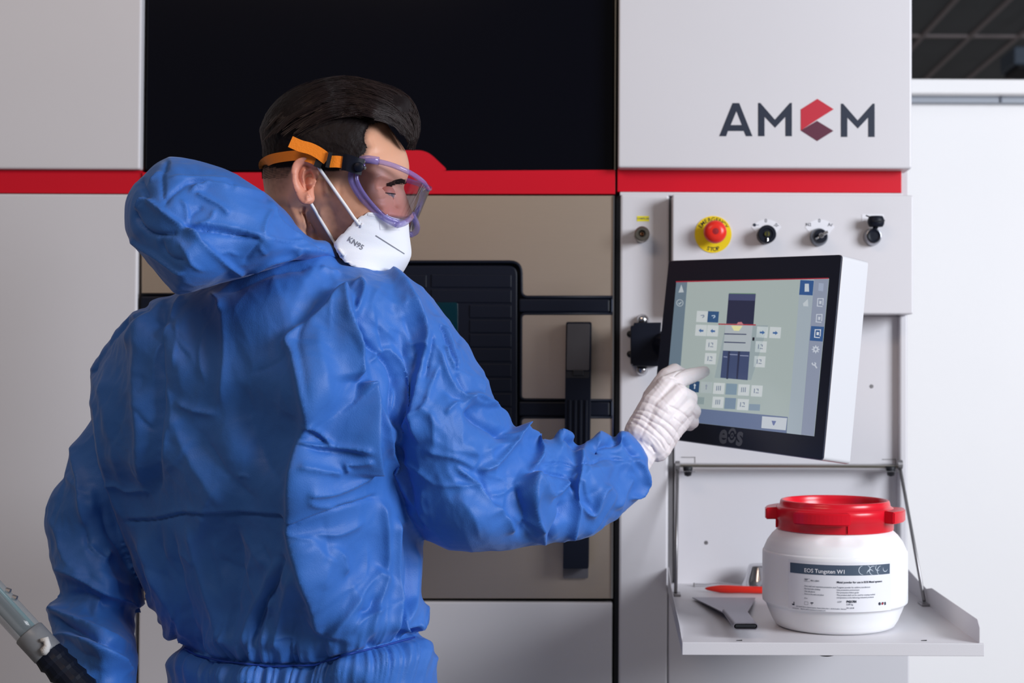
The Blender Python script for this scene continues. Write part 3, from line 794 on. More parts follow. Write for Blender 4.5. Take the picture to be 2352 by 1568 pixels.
put('e', 1232, 1160, .0078, M['dark_print'], .0003); put('s', 1300, 1160, .0078, M['dark_print'], .0003)
put('e', 1266, 1162, .0060, M['crimson'], .0002); put('o', 1267, 1158, .0072, M['dark_print'], .0001)

# ------------------------------------------------------------------ tools on the shelf
# scraper
sc_ = empty('scraper', T(1670, 1400), 'flat grey steel scraper lying on the shelf in front of the red pen', 'scraper')
bl = [T(1590, 1371, .004), T(1735, 1372, .004), T(1727, 1388, .009), T(1714, 1409, .013), T(1662, 1406, .013), T(1630, 1390, .009)]
b = bmesh.new()
vv_ = [b.verts.new(q) for q in bl]; b.faces.new((vv_[0], vv_[1], vv_[2], vv_[5])); b.faces.new((vv_[5], vv_[2], vv_[3], vv_[4]))
r_ = bmesh.ops.extrude_face_region(b, geom=list(b.faces)); bmesh.ops.translate(b, vec=(0, 0, -.0016), verts=[g for g in r_['geom'] if isinstance(g, bmesh.types.BMVert)])
link('blade', b, M['scraper'], sc_)
# hollow flat handle
hA, hB = [T(1659, 1403, .016), T(1713, 1401, .016)], [T(1684, 1438, .019), T(1741, 1438, .019)]
def hsec(L_, Rr, th):
    c = (L_ + Rr) / 2; u = (Rr - L_) / 2; hw = u.length; u.normalize(); n = 10; out = []
    for sgn, cc in ((1, Rr - u * th), (-1, L_ + u * th)):
        for k in range(n + 1):
            a = math.radians(90 - 180 * k / n) if sgn == 1 else math.radians(-90 - 180 * k / n)
            out.append(cc + u * math.cos(a) * th + Vector((0, 0, 1)) * (math.sin(a) * th))
    return out
b = bmesh.new(); R_ = []
for (L_, Rr), th in ((hA, .0035), (hB, .0050)):
    R_.append([b.verts.new(q) for q in hsec(L_, Rr, th)])
inner = [[b.verts.new(q) for q in hsec(hB[0] + Vector((.0012, 0, 0)), hB[1] - Vector((.0012, 0, 0)), .0036)]]
i2 = [b.verts.new(v.co + (hA[0] - hB[0]) * .8) for v in inner[0]]
n = len(R_[0])
for k in range(n):
    j = (k + 1) % n
    b.faces.new((R_[0][k], R_[0][j], R_[1][j], R_[1][k])); b.faces.new((R_[1][k], R_[1][j], inner[0][j], inner[0][k])); b.faces.new((inner[0][k], inner[0][j], i2[j], i2[k]))
b.faces.new(R_[0]); b.faces.new(i2)
hn = link('handle', b, M['scraper'], sc_, False)
o_ = (hB[0] + hB[1]) / 2
link('handle_bore', box_bm(o_.x - .0145, o_.x + .0145, o_.y + .001, o_.y + .003, o_.z - .0024, o_.z + .0024, .001), M['seam'], sc_)
sc_.location.z = ZT
# red pen
pn = empty('red_pen', T(1680, 1352), 'slim red plastic pen lying behind the scraper, right end behind the drum', 'pen')
A0, A1 = T(1619, 1351, .007), T(1800, 1356, .007)
dv = (A1 - A0)
pts = [A0 + dv * t for t in (0, .02, .06, .12, .2, .3, .45, .7, 1)]
link('barrel', tube_bm(pts, [.0006, .0022, .0036, .005, .0066, .0068, .0062, .006, .005], 16), M['estop'], pn, True)
link('clip', tube_bm([A0 + dv * .62 + Vector((0, -.004, .005)), A0 + dv * .98 + Vector((0, -.004, .005))], .0012, 6), M['estop'], pn)
# measuring scoop
q0 = T(1748, 1347)
sp = empty('measuring_scoop', (q0.x, q0.y, ZT), 'shiny metal measuring scoop upside down at the back of the shelf beside the drum', 'scoop')
s3 = q0.y / FPX
link('cup', lathe_bm([(48 * s3, 0.0005), (48.5 * s3, .001), (46 * s3, .002), (38 * s3, .016), (29 * s3, .036), (27 * s3, .0385), (0, .039)], 48, (q0.x, q0.y, ZT), 'Z'), M['chrome'], sp, True)
h0 = T(1592, 1337, .003)
hb = bmesh.new()
x0, x1 = h0.x, q0.x - 44 * s3
sec = []
for x, z, wd in ((x0, .004, .0045), (x0 + .02, .0035, .0055), ((x0 + x1) / 2, .006, .0048), (x1 - .012, .0035, .005), (x1 + .004, .002, .008)):
    sec.append([hb.verts.new((x, q0.y + sy * wd, ZT + z + dz)) for sy, dz in ((-1, 0), (1, 0), (1, .0016), (-1, .0016))])
for k in range(len(sec) - 1):
    for j in range(4): hb.faces.new((sec[k][j], sec[k][(j + 1) % 4], sec[k + 1][(j + 1) % 4], sec[k + 1][j]))
hb.faces.new(sec[0]); hb.faces.new(sec[-1])
link('handle', hb, M['chrome'], sp, False)
link('handle_end', box_bm(x0 - .001, x0 + .002, q0.y - .0055, q0.y + .0055, ZT, ZT + .006, .0008), M['dull_metal'], sp)

# ------------------------------------------------------------------ hose wand, lower left
YH = 1.74
hw = empty('vacuum_hose', P(60, 1460, YH), 'clear ribbed vacuum tube with black cuff held at the lower left', 'hose')
d_ = np.array([108, 117.]); d_ /= np.linalg.norm(d_)
def hp(t, off=0, Y=YH): # t px along, off px across
    return P(0 + d_[0] * t + d_[1] * off, 1381 + d_[1] * t - d_[0] * off, Y)
clear = bpy.data.materials.new('clear_grey_tube'); clear.use_nodes = True
nt = clear.node_tree; bs = nt.nodes['Principled BSDF']
bs.inputs['Base Color'].default_value = srgb(150, 160, 165); bs.inputs['Roughness'].default_value = .12
bs.inputs['Alpha'].default_value = .38
link('tube', tube_bm([hp(t) for t in (-260, -120, 0, 60, 118)], .0165, 24), clear, hw, True)
link('collar', tube_bm([hp(96), hp(99), hp(160), hp(163)], [.0170, .0182, .0182, .0172], 24), mat('frosted_collar', srgb(120, 122, 126), .35, alpha=.85, noise=.3, nscale=60), hw, True)
link('inner_pipe', tube_bm([hp(t, -6) for t in (-260, 100)], .0072, 14), mat('grey_inner_pipe', srgb(110, 108, 110), .3), hw, True)
link('inner_rod', tube_bm([hp(t, 8, YH - .006) for t in (-260, 96)], .0036, 10), M['seam'], hw, True)
link('inner_rod', tube_bm([hp(t, 17, YH - .004) for t in (-260, 105)], .0028, 10), mat('teal_rod', srgb(70, 120, 124), .3), hw, True)
for t in (-10, 12):
    link('clip', tube_bm([hp(t, 28), hp(t + 9, 33)], .0035, 8), M['dull_metal'], hw)
link('residue', tube_bm([hp(128, 8, YH - .0175), hp(136, 18, YH - .015), hp(148, 12, YH - .0175), hp(152, 0, YH - .0185), hp(158, -8, YH - .018)], [.002, .0045, .004, .0055, .003], 8), mat('white_powder_residue', srgb(200, 198, 196), .8, bump=1.0, bscale=300), hw, True)
cuff = []
for k in range(12):
    t = 160 + k * 16
    cuff += [(t, .0185 if k % 2 else .0172), (t + 8, .0195 if k % 2 else .0178)]
link('cuff', tube_bm([hp(t) for t, r in cuff], [r for t, r in cuff], 20), M['black_plastic'], hw, False)
# ------------------------------------------------------------------ the person
def vnoise(p, seed=0):
    """smooth value noise in [-1,1] on an (N,3) array"""
    i = np.floor(p).astype(np.int64); f = p - i; f = f * f * (3 - 2 * f)
    def h(a, b, c):
        n = (a * 73856093) ^ (b * 19349663) ^ (c * 83492791) ^ (seed * 2654435)
        n = (n ^ (n >> 13)) * 1274126177; n = n ^ (n >> 16)
        return (n & 0xffff) / 32767.5 - 1.0
    out = 0
    for dx in (0, 1):
        for dy in (0, 1):
            for dz in (0, 1):
                wgt = (f[:, 0] if dx else 1 - f[:, 0]) * (f[:, 1] if dy else 1 - f[:, 1]) * (f[:, 2] if dz else 1 - f[:, 2])
                out = out + wgt * h(i[:, 0] + dx, i[:, 1] + dy, i[:, 2] + dz)
    return out

def paper(p, sc, seed):
    """crinkled-paper relief: distance to the nearest cell border (0 on sharp creases)"""
    q = p * sc; i = np.floor(q).astype(np.int64); f1 = np.full(len(q), 9.); f2 = np.full(len(q), 9.)
    for dx in (-1, 0, 1):
        for dy in (-1, 0, 1):
            for dz in (-1, 0, 1):
                a, b, c = i[:, 0] + dx, i[:, 1] + dy, i[:, 2] + dz
                n = (a * 73856093) ^ (b * 19349663) ^ (c * 83492791) ^ (seed * 7919); n = (n ^ (n >> 13)) * 1274126177; n = n ^ (n >> 16)
                d = np.sqrt((a + (n & 255) / 255. - q[:, 0]) ** 2 + (b + ((n >> 8) & 255) / 255. - q[:, 1]) ** 2 + (c + ((n >> 16) & 255) / 255. - q[:, 2]) ** 2)
                f2 = np.minimum(f2, np.maximum(f1, d)); f1 = np.minimum(f1, d)
    return np.minimum(f2 - f1, .7)

def densify(poly, step):
    out = []
    for i in range(len(poly)):
        a = np.array(poly[i], float); b = np.array(poly[(i + 1) % len(poly)], float)
        n = max(1, int(np.linalg.norm(b - a) / step))
        for k in range(n): out.append(a + (b - a) * k / n)
    return np.array(out)
def inside(poly, x, y):
    r = np.zeros(len(x), bool); n = len(poly)
    for i in range(n):
        x1, y1 = poly[i]; x2, y2 = poly[(i + 1) % n]
        if y1 == y2: continue
        c = ((y1 > y) != (y2 > y)) & (x < (x2 - x1) * (y - y1) / (y2 - y1) + x1)
        r ^= c
    return r
def edge_dist(poly, x, y):
    d = np.full(len(x), 1e9)
    for i in range(len(poly)):
        a = np.array(poly[i], float); b = np.array(poly[(i + 1) % len(poly)], float)
        v = b - a; L2 = v @ v
        if L2 == 0: continue
        t = np.clip(((x - a[0]) * v[0] + (y - a[1]) * v[1]) / L2, 0, 1)
        d = np.minimum(d, np.hypot(x - a[0] - t * v[0], y - a[1] - t * v[1]))
    return d
def idw(ctrl, x, y):
    num = 0; den = 0
    for cx, cy, v in ctrl:
        w_ = 1.0 / ((x - cx) ** 2 + (y - cy) ** 2 + 400.0) ** 1.25
        num = num + w_ * v; den = den + w_
    return num / den
def inflate(poly, depth, R, H, step=9, back=1.0, power=.5):
    """round solid with the given outline: (verts, faces). depth: control points (px,py,Y)"""
    B = densify(poly, step)
    x0, y0 = B.min(0); x1, y1 = B.max(0)
    gx, gy = np.meshgrid(np.arange(x0, x1, step), np.arange(y0, y1, step))
    gx = gx.ravel(); gy = gy.ravel()
    # denser rows near the outline so that the rim comes out round
    ins = inside(B, gx, gy); gx, gy = gx[ins], gy[ins]
    d = edge_dist(B, gx, gy); k = d > step * .6; gx, gy = gx[k], gy[k]
    extra = []
    for off in (1.2, 4.0):
        n = len(B)
        for i in range(n):
            t = B[(i + 1) % n] - B[i - 1]; L = np.hypot(*t)
            if L == 0: continue
            for s in (1, -1):
                q = B[i] + s * np.array([-t[1], t[0]]) / L * off
                extra.append(q)
    extra = np.array(extra); k = inside(B, extra[:, 0], extra[:, 1]); extra = extra[k]
    de = edge_dist(B, extra[:, 0], extra[:, 1]); extra = extra[de > .9]
    pts = [Vector(q) for q in B] + [Vector((a, b)) for a, b in zip(gx, gy)] + [Vector(q) for q in extra]
    nb = len(B)
    vo, eo, fo_, *_ = delaunay_2d_cdt(pts, [(i, (i + 1) % nb) for i in range(nb)], [list(range(nb))], 1, 1e-4)
    v = np.array([(a.x, a.y) for a in vo]); F = [f for f in fo_]
    d = edge_dist(B, v[:, 0], v[:, 1]); d[d < .3] = 0
    t = np.clip(d / R, 0, 1)
    h = H * (1 - (1 - t) ** 2) ** power
    Yc = idw(depth, v[:, 0], v[:, 1])
    bnd = d == 0
    fr = Pn(v[:, 0], v[:, 1], Yc - h); bk = Pn(v[:, 0], v[:, 1], Yc + h * back)
    idx = np.arange(len(v)); bidx = np.where(bnd, idx, idx + len(v))
    verts = np.vstack([fr, bk])
    faces = [tuple(f) for f in F] + [tuple(int(bidx[i]) for i in reversed(f)) for f in F]
    return verts, faces

def join(parts):
    V, F, o = [], [], 0
    for v, f in parts:
        V.append(np.asarray(v)); F += [tuple(i + o for i in q) for q in f]; o += len(v)
    return np.vstack(V), F
def bm_arrays(b):
    bmesh.ops.recalc_face_normals(b, faces=b.faces)
    b.verts.index_update()
    v = np.array([q.co[:] for q in b.verts]); f = [tuple(x.index for x in q.verts) for q in b.faces]; b.free(); return v, f
def capsule(a, b_, ra, rb, n=14):
    a, b_ = Vector(a), Vector(b_); d = (b_ - a); L = d.length or 1e-6; d = d / L
    pts, rr = [], []
    for k in range(5):
        t = math.pi / 2 * k / 4; pts.append(a - d * ra * math.cos(t)); rr.append(max(ra * math.sin(t), 1e-4))
    for k in range(1, 6):
        t = math.pi / 2 * (1 - k / 5) if False else math.pi / 2 * k / 5
        pts.append(b_ + d * rb * math.sin(t)); rr.append(max(rb * math.cos(t), 1e-4))
    return bm_arrays(tube_bm(pts, rr, n))
def ellipsoid(c, r, rot=None, n=24):
    b = bmesh.new(); bmesh.ops.create_uvsphere(b, u_segments=n, v_segments=n // 2, radius=1)
    for v in b.verts:
        q = Vector((v.co.x * r[0], v.co.y * r[1], v.co.z * r[2]))
        if rot: q = rot @ q
        v.co = q + Vector(c)
    return bm_arrays(b)

def remesh(name, parts, voxel, smooth=2, fac=.5):
    V, F = join(parts)
    me = bpy.data.meshes.new(name); me.from_pydata(V.tolist(), [], F); me.update()
    b = bmesh.new(); b.from_mesh(me); bmesh.ops.triangulate(b, faces=b.faces); b.to_mesh(me); b.free()
    o = bpy.data.objects.new(name, me); COL.objects.link(o)
    r = o.modifiers.new('r', 'REMESH'); r.mode = 'VOXEL'; r.voxel_size = voxel; r.adaptivity = 0
    if smooth:
        s = o.modifiers.new('s', 'SMOOTH'); s.iterations = smooth; s.factor = fac
    dg = bpy.context.evaluated_depsgraph_get(); dg.update()
    out = bpy.data.meshes.new_from_object(o.evaluated_get(dg), depsgraph=dg)
    bpy.data.objects.remove(o); bpy.data.meshes.remove(me)
    out.name = name
    return out
def coords(me):
    a = np.empty(len(me.vertices) * 3); me.vertices.foreach_get('co', a); return a.reshape(-1, 3)
def normals(me):
    a = np.empty(len(me.vertices) * 3); me.vertex_normals.foreach_get('vector', a); return a.reshape(-1, 3)
def setco(me, a):
    me.vertices.foreach_set('co', a.ravel()); me.update()

def strokes(px, py, L, conv=lambda x, y: (x, y), scale=1.0):
    """relief from fold lines. Each: (points, left width, right width, height mm[, end taper])"""
    out = np.zeros(len(px))
    for s in L:
        pts, wl, wr, amp = s[:4]; tp = s[4] if len(s) > 4 else .25
        q = np.array([conv(*a) for a in pts]); wl, wr = wl / scale, wr / scale
        if len(q) > 2: q = spline(q, 4)
        m = 4.0 * max(wl, wr)
        sel = np.where((px > q[:, 0].min() - m) & (px < q[:, 0].max() + m) & (py > q[:, 1].min() - m) & (py < q[:, 1].max() + m))[0]
        if len(sel) == 0: continue
        x, y = px[sel], py[sel]
        best = np.full(len(sel), 1e9); sd = np.zeros(len(sel)); tt = np.zeros(len(sel))
        seg = np.linalg.norm(np.diff(q, axis=0), axis=1); cum = np.concatenate([[0], np.cumsum(seg)]); Lt = cum[-1]
        for i in range(len(q) - 1):
            v = q[i + 1] - q[i]; l2 = v @ v
            if l2 < 1e-9: continue
            t = np.clip(((x - q[i, 0]) * v[0] + (y - q[i, 1]) * v[1]) / l2, 0, 1)
            dx = x - q[i, 0] - t * v[0]; dy = y - q[i, 1] - t * v[1]; d = np.hypot(dx, dy)
            k = d < best
            best = np.where(k, d, best); sd = np.where(k, np.where(v[0] * dy - v[1] * dx > 0, 1, -1), sd)   # >0: right of the stroke
            tt = np.where(k, (cum[i] + t * seg[i]) / Lt, tt)
        wd = np.where(sd > 0, wr, wl)
        e = best / wd
        prof = np.exp(-1.4 * (np.sqrt(e * e + .03) - .17))
        tap = np.clip(np.minimum(tt, 1 - tt) / max(tp, 1e-3), 0, 1); tap = tap * tap * (3 - 2 * tap)
        if tp == 0: tap = 1
        out[sel] += amp * .0014 * prof * tap
    return out

pers = empty('person', (P(700, 1500, 1.86).x, 1.86, 0), 'dark-haired man in blue hooded coverall, mask and goggles touching a screen, back turned', 'person')

# ---- fabric
suit = bpy.data.materials.new('blue_nonwoven_fabric'); suit.use_nodes = True
nt = suit.node_tree; bs = nt.nodes['Principled BSDF']
tc = nt.nodes.new('ShaderNodeTexCoord')
n1 = nt.nodes.new('ShaderNodeTexNoise'); n1.inputs['Scale'].default_value = 9; n1.inputs['Detail'].default_value = 6
nt.links.new(tc.outputs['Object'], n1.inputs['Vector'])
cr = nt.nodes.new('ShaderNodeValToRGB')
cr.color_ramp.elements[0].position = .3; cr.color_ramp.elements[0].color = srgb(44, 98, 176)
cr.color_ramp.elements[1].position = .75; cr.color_ramp.elements[1].color = srgb(57, 112, 194)
nt.links.new(n1.outputs['Fac'], cr.inputs[0]); nt.links.new(cr.outputs[0], bs.inputs['Base Color'])
bs.inputs['Roughness'].default_value = .56; bs.inputs['Specular IOR Level'].default_value = .38
bs.inputs['Sheen Weight'].default_value = .12; bs.inputs['Sheen Roughness'].default_value = .4
vr = nt.nodes.new('ShaderNodeTexVoronoi'); vr.inputs['Scale'].default_value = 620
nt.links.new(tc.outputs['Object'], vr.inputs['Vector'])
n2 = nt.nodes.new('ShaderNodeTexNoise'); n2.inputs['Scale'].default_value = 70; n2.inputs['Detail'].default_value = 5
nt.links.new(tc.outputs['Object'], n2.inputs['Vector'])
ad = nt.nodes.new('ShaderNodeMath'); ad.operation = 'MULTIPLY_ADD'; ad.inputs[1].default_value = .35
nt.links.new(vr.outputs['Distance'], ad.inputs[0]); nt.links.new(n2.outputs['Fac'], ad.inputs[2])
bp = nt.nodes.new('ShaderNodeBump'); bp.inputs['Strength'].default_value = .35; bp.inputs['Distance'].default_value = .001
nt.links.new(ad.outputs[0], bp.inputs['Height']); nt.links.new(bp.outputs[0], bs.inputs['Normal'])

# ---- outlines (picture coordinates of the cloth)
torso = [(392, 677), (345, 695), (302, 722), (262, 780), (225, 850), (211, 880), (213, 958), (225, 1057), (262, 1174), (290, 1267), (327, 1353), (364, 1427), (408, 1480),
         (398, 1530), (380, 1620), (372, 1720), (1036, 1720), (1030, 1640), (1012, 1568), (988, 1495), (978, 1462), (990, 1433), (969, 1372), (975, 1242), (990, 1100), (1000, 900), (985, 720),
         (914, 640), (850, 607), (785, 597), (760, 560), (700, 545), (600, 560), (500, 620)]
larm = [(345, 697), (302, 714), (247, 779), (202, 847), (207, 872), (213, 958), (173, 1032), (117, 1131), (103, 1168), (105, 1217), (117, 1291), (136, 1353), (138, 1366), (114, 1384),
        (112, 1421), (117, 1452), (128, 1466), (129, 1495), (148, 1568), (168, 1660), (175, 1690), (300, 1690), (312, 1640), (318, 1568), (321, 1520), (312, 1483), (313, 1400), (338, 1389), (330, 1340), (335, 1250), (345, 1100), (350, 900), (390, 760)]
rarm = [(800, 660), (850, 622), (914, 634), (974, 658), (1023, 720), (1077, 792), (1121, 877), (1144, 935), (1193, 988), (1233, 1015), (1251, 1004), (1273, 1004), (1295, 988), (1313, 993), (1325, 1017),
        (1347, 1017), (1380, 985), (1412, 1004), (1425, 987), (1443, 988), (1470, 1015), (1492, 1051), (1496, 1095), (1481, 1136), (1416, 1194), (1336, 1238), (1251, 1254), (1150, 1266), (1077, 1270), (1032, 1265), (979, 1243),
        (930, 1190), (895, 1110), (868, 1000), (840, 860), (815, 740)]
# z = depth control points
d_t = [(240, 850, 1.92), (400, 760, 1.87), (600, 700, 1.82), (850, 650, 1.83), (950, 800, 1.86), (400, 1000, 1.885), (560, 1000, 1.84), (690, 900, 1.79), (690, 1100, 1.80), (820, 1000, 1.82), (300, 1150, 1.93), (950, 1100, 1.895), (480, 1300, 1.91), (700, 1300, 1.83), (900, 1300, 1.88), (650, 1500, 1.90), (430, 1480, 1.93), (700, 1700, 1.86)]
d_l = [(300, 750, 1.91), (250, 900, 1.94), (180, 1150, 1.945), (230, 1350, 1.91), (325, 1300, 1.97), (330, 1380, 1.96), (320, 1200, 1.97), (230, 1500, 1.83), (235, 1680, 1.78)]
d_r = [(850, 700, 1.82), (950, 780, 1.84), (1000, 1000, 1.815), (1080, 1200, 1.82), (1200, 1150, 1.88), (1330, 1120, 1.97), (1470, 1080, 2.06)]
parts = [inflate(torso, d_t, 250, .135), inflate(larm, d_l, 105, .062), inflate(rarm, d_r, 132, .078)]
# legs and hips under the frame, down to the boots
def ringtube(path, n=36):
    pts = [Vector(p[:3]) for p in path]
    b = bmesh.new(); rings = []
    for (x, y, z, rx, ry) in path:
        rings.append([b.verts.new((x + rx * math.cos(2 * math.pi * k / n), y + ry * math.sin(2 * math.pi * k / n), z)) for k in range(n)])
    for a, c in zip(rings, rings[1:]):
        for k in range(n): b.faces.new((a[k], a[(k + 1) % n], c[(k + 1) % n], c[k]))
    b.faces.new(rings[0]); b.faces.new(rings[-1])
    return bm_arrays(b)
hx = P(705, 1650, 1.86).x
parts.append(ringtube([(hx, 1.86, 1.04, .17, .12), (hx, 1.86, .98, .185, .128), (hx, 1.86, .90, .19, .13), (hx, 1.86, .84, .175, .12)]))
leg_parts = []
for sx in (-1, 1):
    x = hx + sx * .095
    leg_parts.append(ringtube([(x, 1.86, .92, .10, .115), (x, 1.86, .80, .105, .112), (x + sx * .01, 1.86, .55, .085, .092), (x + sx * .015, 1.87, .45, .082, .088), (x + sx * .02, 1.88, .25, .075, .082), (x + sx * .02, 1.89, .13, .07, .078), (x + sx * .02, 1.885, .10, .058, .065)]))
cov_me = remesh('coverall', parts, .0023, 5, .5)
co = coords(cov_me); no = normals(cov_me)
px, py = proj(co)
# which limb does a point belong to
arm_in = inside(rarm, px, py) & (edge_dist(rarm, px, py) > 0) & (co[:, 1] < idw(d_r, px, py) + .09)
xmin_arm = np.interp(py, [600, 740, 860, 1000, 1110, 1190, 1260], [830, 812, 850, 878, 902, 935, 985])
arm_in &= px > xmin_arm
la_in = inside(larm, px, py) & (px < np.interp(py, [700, 860, 960, 1057, 1174, 1267, 1389, 1700], [300, 205, 213, 226, 262, 290, 345, 345]) + 2)
A_ = lambda x, y: (80 + x / 1.62, 600 + y / 1.62)
B_ = lambda x, y: (800 + x / 2.239, 600 + y / 2.239)
D_ = lambda x, y: (x / 5.85, 1300 + y / 5.85)
E_ = lambda x, y: (x, y)

# fold lines, seen from the camera; (points, width left of the line, width right of the line, height in mm, taper)
TS = [
 # seam across the back
 ([(325, 968), (450, 962), (560, 940), (720, 938), (960, 945), (1000, 935), (1150, 905), (1290, 870)], 7, 7, -3.0, .03),
 ([(330, 955), (450, 950), (560, 928), (720, 926), (960, 933), (1150, 893), (1280, 860)], 16, 6, 2.2, .05),
 # left panel drape
 ([(500, 130), (470, 230), (464, 330), (465, 600), (455, 900)], 20, 60, -7, .12),
 ([(430, 160), (400, 260), (385, 480), (395, 700), (420, 900)], 60, 40, 9, .2),
 ([(300, 300), (270, 400), (265, 520), (300, 700), (340, 880)], 35, 45, 6, .3),
 ([(225, 440), (235, 560), (260, 700), (300, 880), (350, 1000)], 14, 40, 5, .2),
 ([(470, 960), (455, 1060), (470, 1160), (500, 1260), (560, 1400)], 30, 30, -5, .2),
 ([(380, 980), (420, 1120), (470, 1220), (560, 1360), (600, 1440)], 30, 30, 8, .2),
 ([(330, 985), (400, 1180), (455, 1320), (530, 1400)], 20, 35, -4, .2),
 # centre back
 ([(690, 110), (712, 250), (712, 400), (690, 580)], 30, 45, 6, .25),
 ([(600, 120), (560, 200), (540, 400), (560, 560)], 60, 60, 3, .3),
 ([(505, 515), (560, 540), (640, 565), (690, 570)], 20, 16, 4, .25),
 ([(505, 520), (545, 640), (600, 760), (680, 870), (745, 940)], 50, 70, 7, .2),
 ([(600, 600), (660, 720), (760, 850), (860, 900)], 30, 50, -5, .3),
 ([(760, 430), (800, 600), (860, 760), (950, 880)], 70, 60, -6, .3),
 ([(560, 960), (600, 1100), (650, 1250), (720, 1400), (745, 1470)], 40, 40, 7, .15),
 ([(500, 980), (520, 1120), (560, 1270), (640, 1430)], 25, 25, -5, .2),
 ([(740, 950), (760, 1100), (745, 1300), (760, 1450)], 30, 30, -5, .2),
 ([(660, 1000), (700, 1150), (735, 1300)], 30, 30, 4, .3),
 ([(935, 1075), (895, 1190), (845, 1300), (825, 1440)], 18, 26, -9, .15),
 ([(905, 1090), (850, 1230), (800, 1330), (790, 1450)], 30, 20, 7, .2),
 ([(980, 1120), (930, 1260), (905, 1380), (900, 1470)], 30, 20, 7, .2),
 ([(880, 1230), (862, 1340), (850, 1440)], 16, 16, 6, .25),
 # the long fold right of the middle: dark left face, bright right face
 ([(1180, 95), (1080, 190), (950, 285), (968, 370), (990, 480), (1008, 575), (990, 690), (965, 800), (958, 940), (975, 1080), (1010, 1200), (1060, 1320), (1095, 1400)], 110, 26, 14, .08),
 ([(1060, 120), (1010, 220), (985, 300), (1000, 420), (1018, 560)], 20, 60, -5, .2),
 ([(1050, 230), (1060, 400), (1090, 560)], 60, 70, 7, .3),
 # fold overlapping the armhole
 ([(1165, 100), (1176, 220), (1188, 350), (1196, 452)], 10, 60, 17, .10),
 ([(1196, 456), (1225, 462), (1252, 466), (1256, 560), (1250, 690), (1262, 800)], 9, 60, 15, .08),
 ([(1165, 100), (1200, 85), (1215, 110), (1200, 180)], 12, 18, 6, .3),
 # wrinkles of the side
 ([(1008, 572), (1050, 615), (1085, 660), (1112, 688)], 10, 12, 4.5, .1),
 ([(1010, 580), (1040, 640), (1090, 680)], 18, 10, -4, .2),
 ([(990, 700), (1060, 694), (1112, 688), (1240, 694)], 14, 8, 5, .1),
 ([(1000, 712), (1100, 706), (1235, 712)], 8, 16, -3.5, .2),
 ([(985, 778), (1060, 786), (1140, 790)], 16, 8, 5, .15),
 ([(1235, 715), (1190, 740), (1150, 752), (1160, 790)], 14, 10, 5, .15),
 ([(1005, 850), (1070, 858), (1140, 850), (1270, 790)], 18, 9, 5, .12),
 ([(1010, 850), (1040, 890), (1120, 905)], 20, 12, 3, .3),
 ([(1040, 980), (1060, 1005), (1130, 1010), (1240, 960)], 20, 20, 4, .25),
 ([(1000, 940), (1000, 1060), (1020, 1150)], 60, 80, 4, .3),
 # lower right panels
 ([(1290, 1135), (1220, 1210), (1160, 1290), (1100, 1395)], 60, 22, 8, .1),
 ([(1285, 870), (1300, 1000), (1295, 1150), (1250, 1320), (1240, 1430)], 30, 16, 7, .12),
 ([(1345, 940), (1340, 1100), (1345, 1250), (1330, 1400)], 12, 26, 8, .12),
 ([(1370, 960), (1400, 1080), (1390, 1220), (1350, 1400)], 24, 20, -8, .15),
 ([(1430, 1040), (1420, 1180), (1400, 1300), (1370, 1410)], 20, 20, 6, .2),
 ([(1170, 1290), (1230, 1300), (1260, 1230)], 14, 14, -4, .3),
 ([(1180, 1380), (1205, 1330), (1290, 1290)], 14, 14, 4, .3),
 ([(1350, 1372), (1400, 1362), (1430, 1355), (1440, 1390)], 12, 12, 6, .2),
 ([(1425, 1370), (1432, 1400)], 8, 10, -8, .3),
 # small ones
 ([(265, 825), (310, 832), (345, 855), (410, 850), (440, 870)], 12, 12, 3, .2),
 ([(380, 540), (410, 600), (450, 640)], 12, 14, -2.5, .3),
 ([(740, 805), (770, 798), (800, 812)], 8, 8, 2, .3),
 ([(905, 1385), (940, 1380), (985, 1392)], 8, 8, 2.5, .3),
 ([(520, 200), (450, 330), (440, 480)], 20, 20, 4, .3),
]
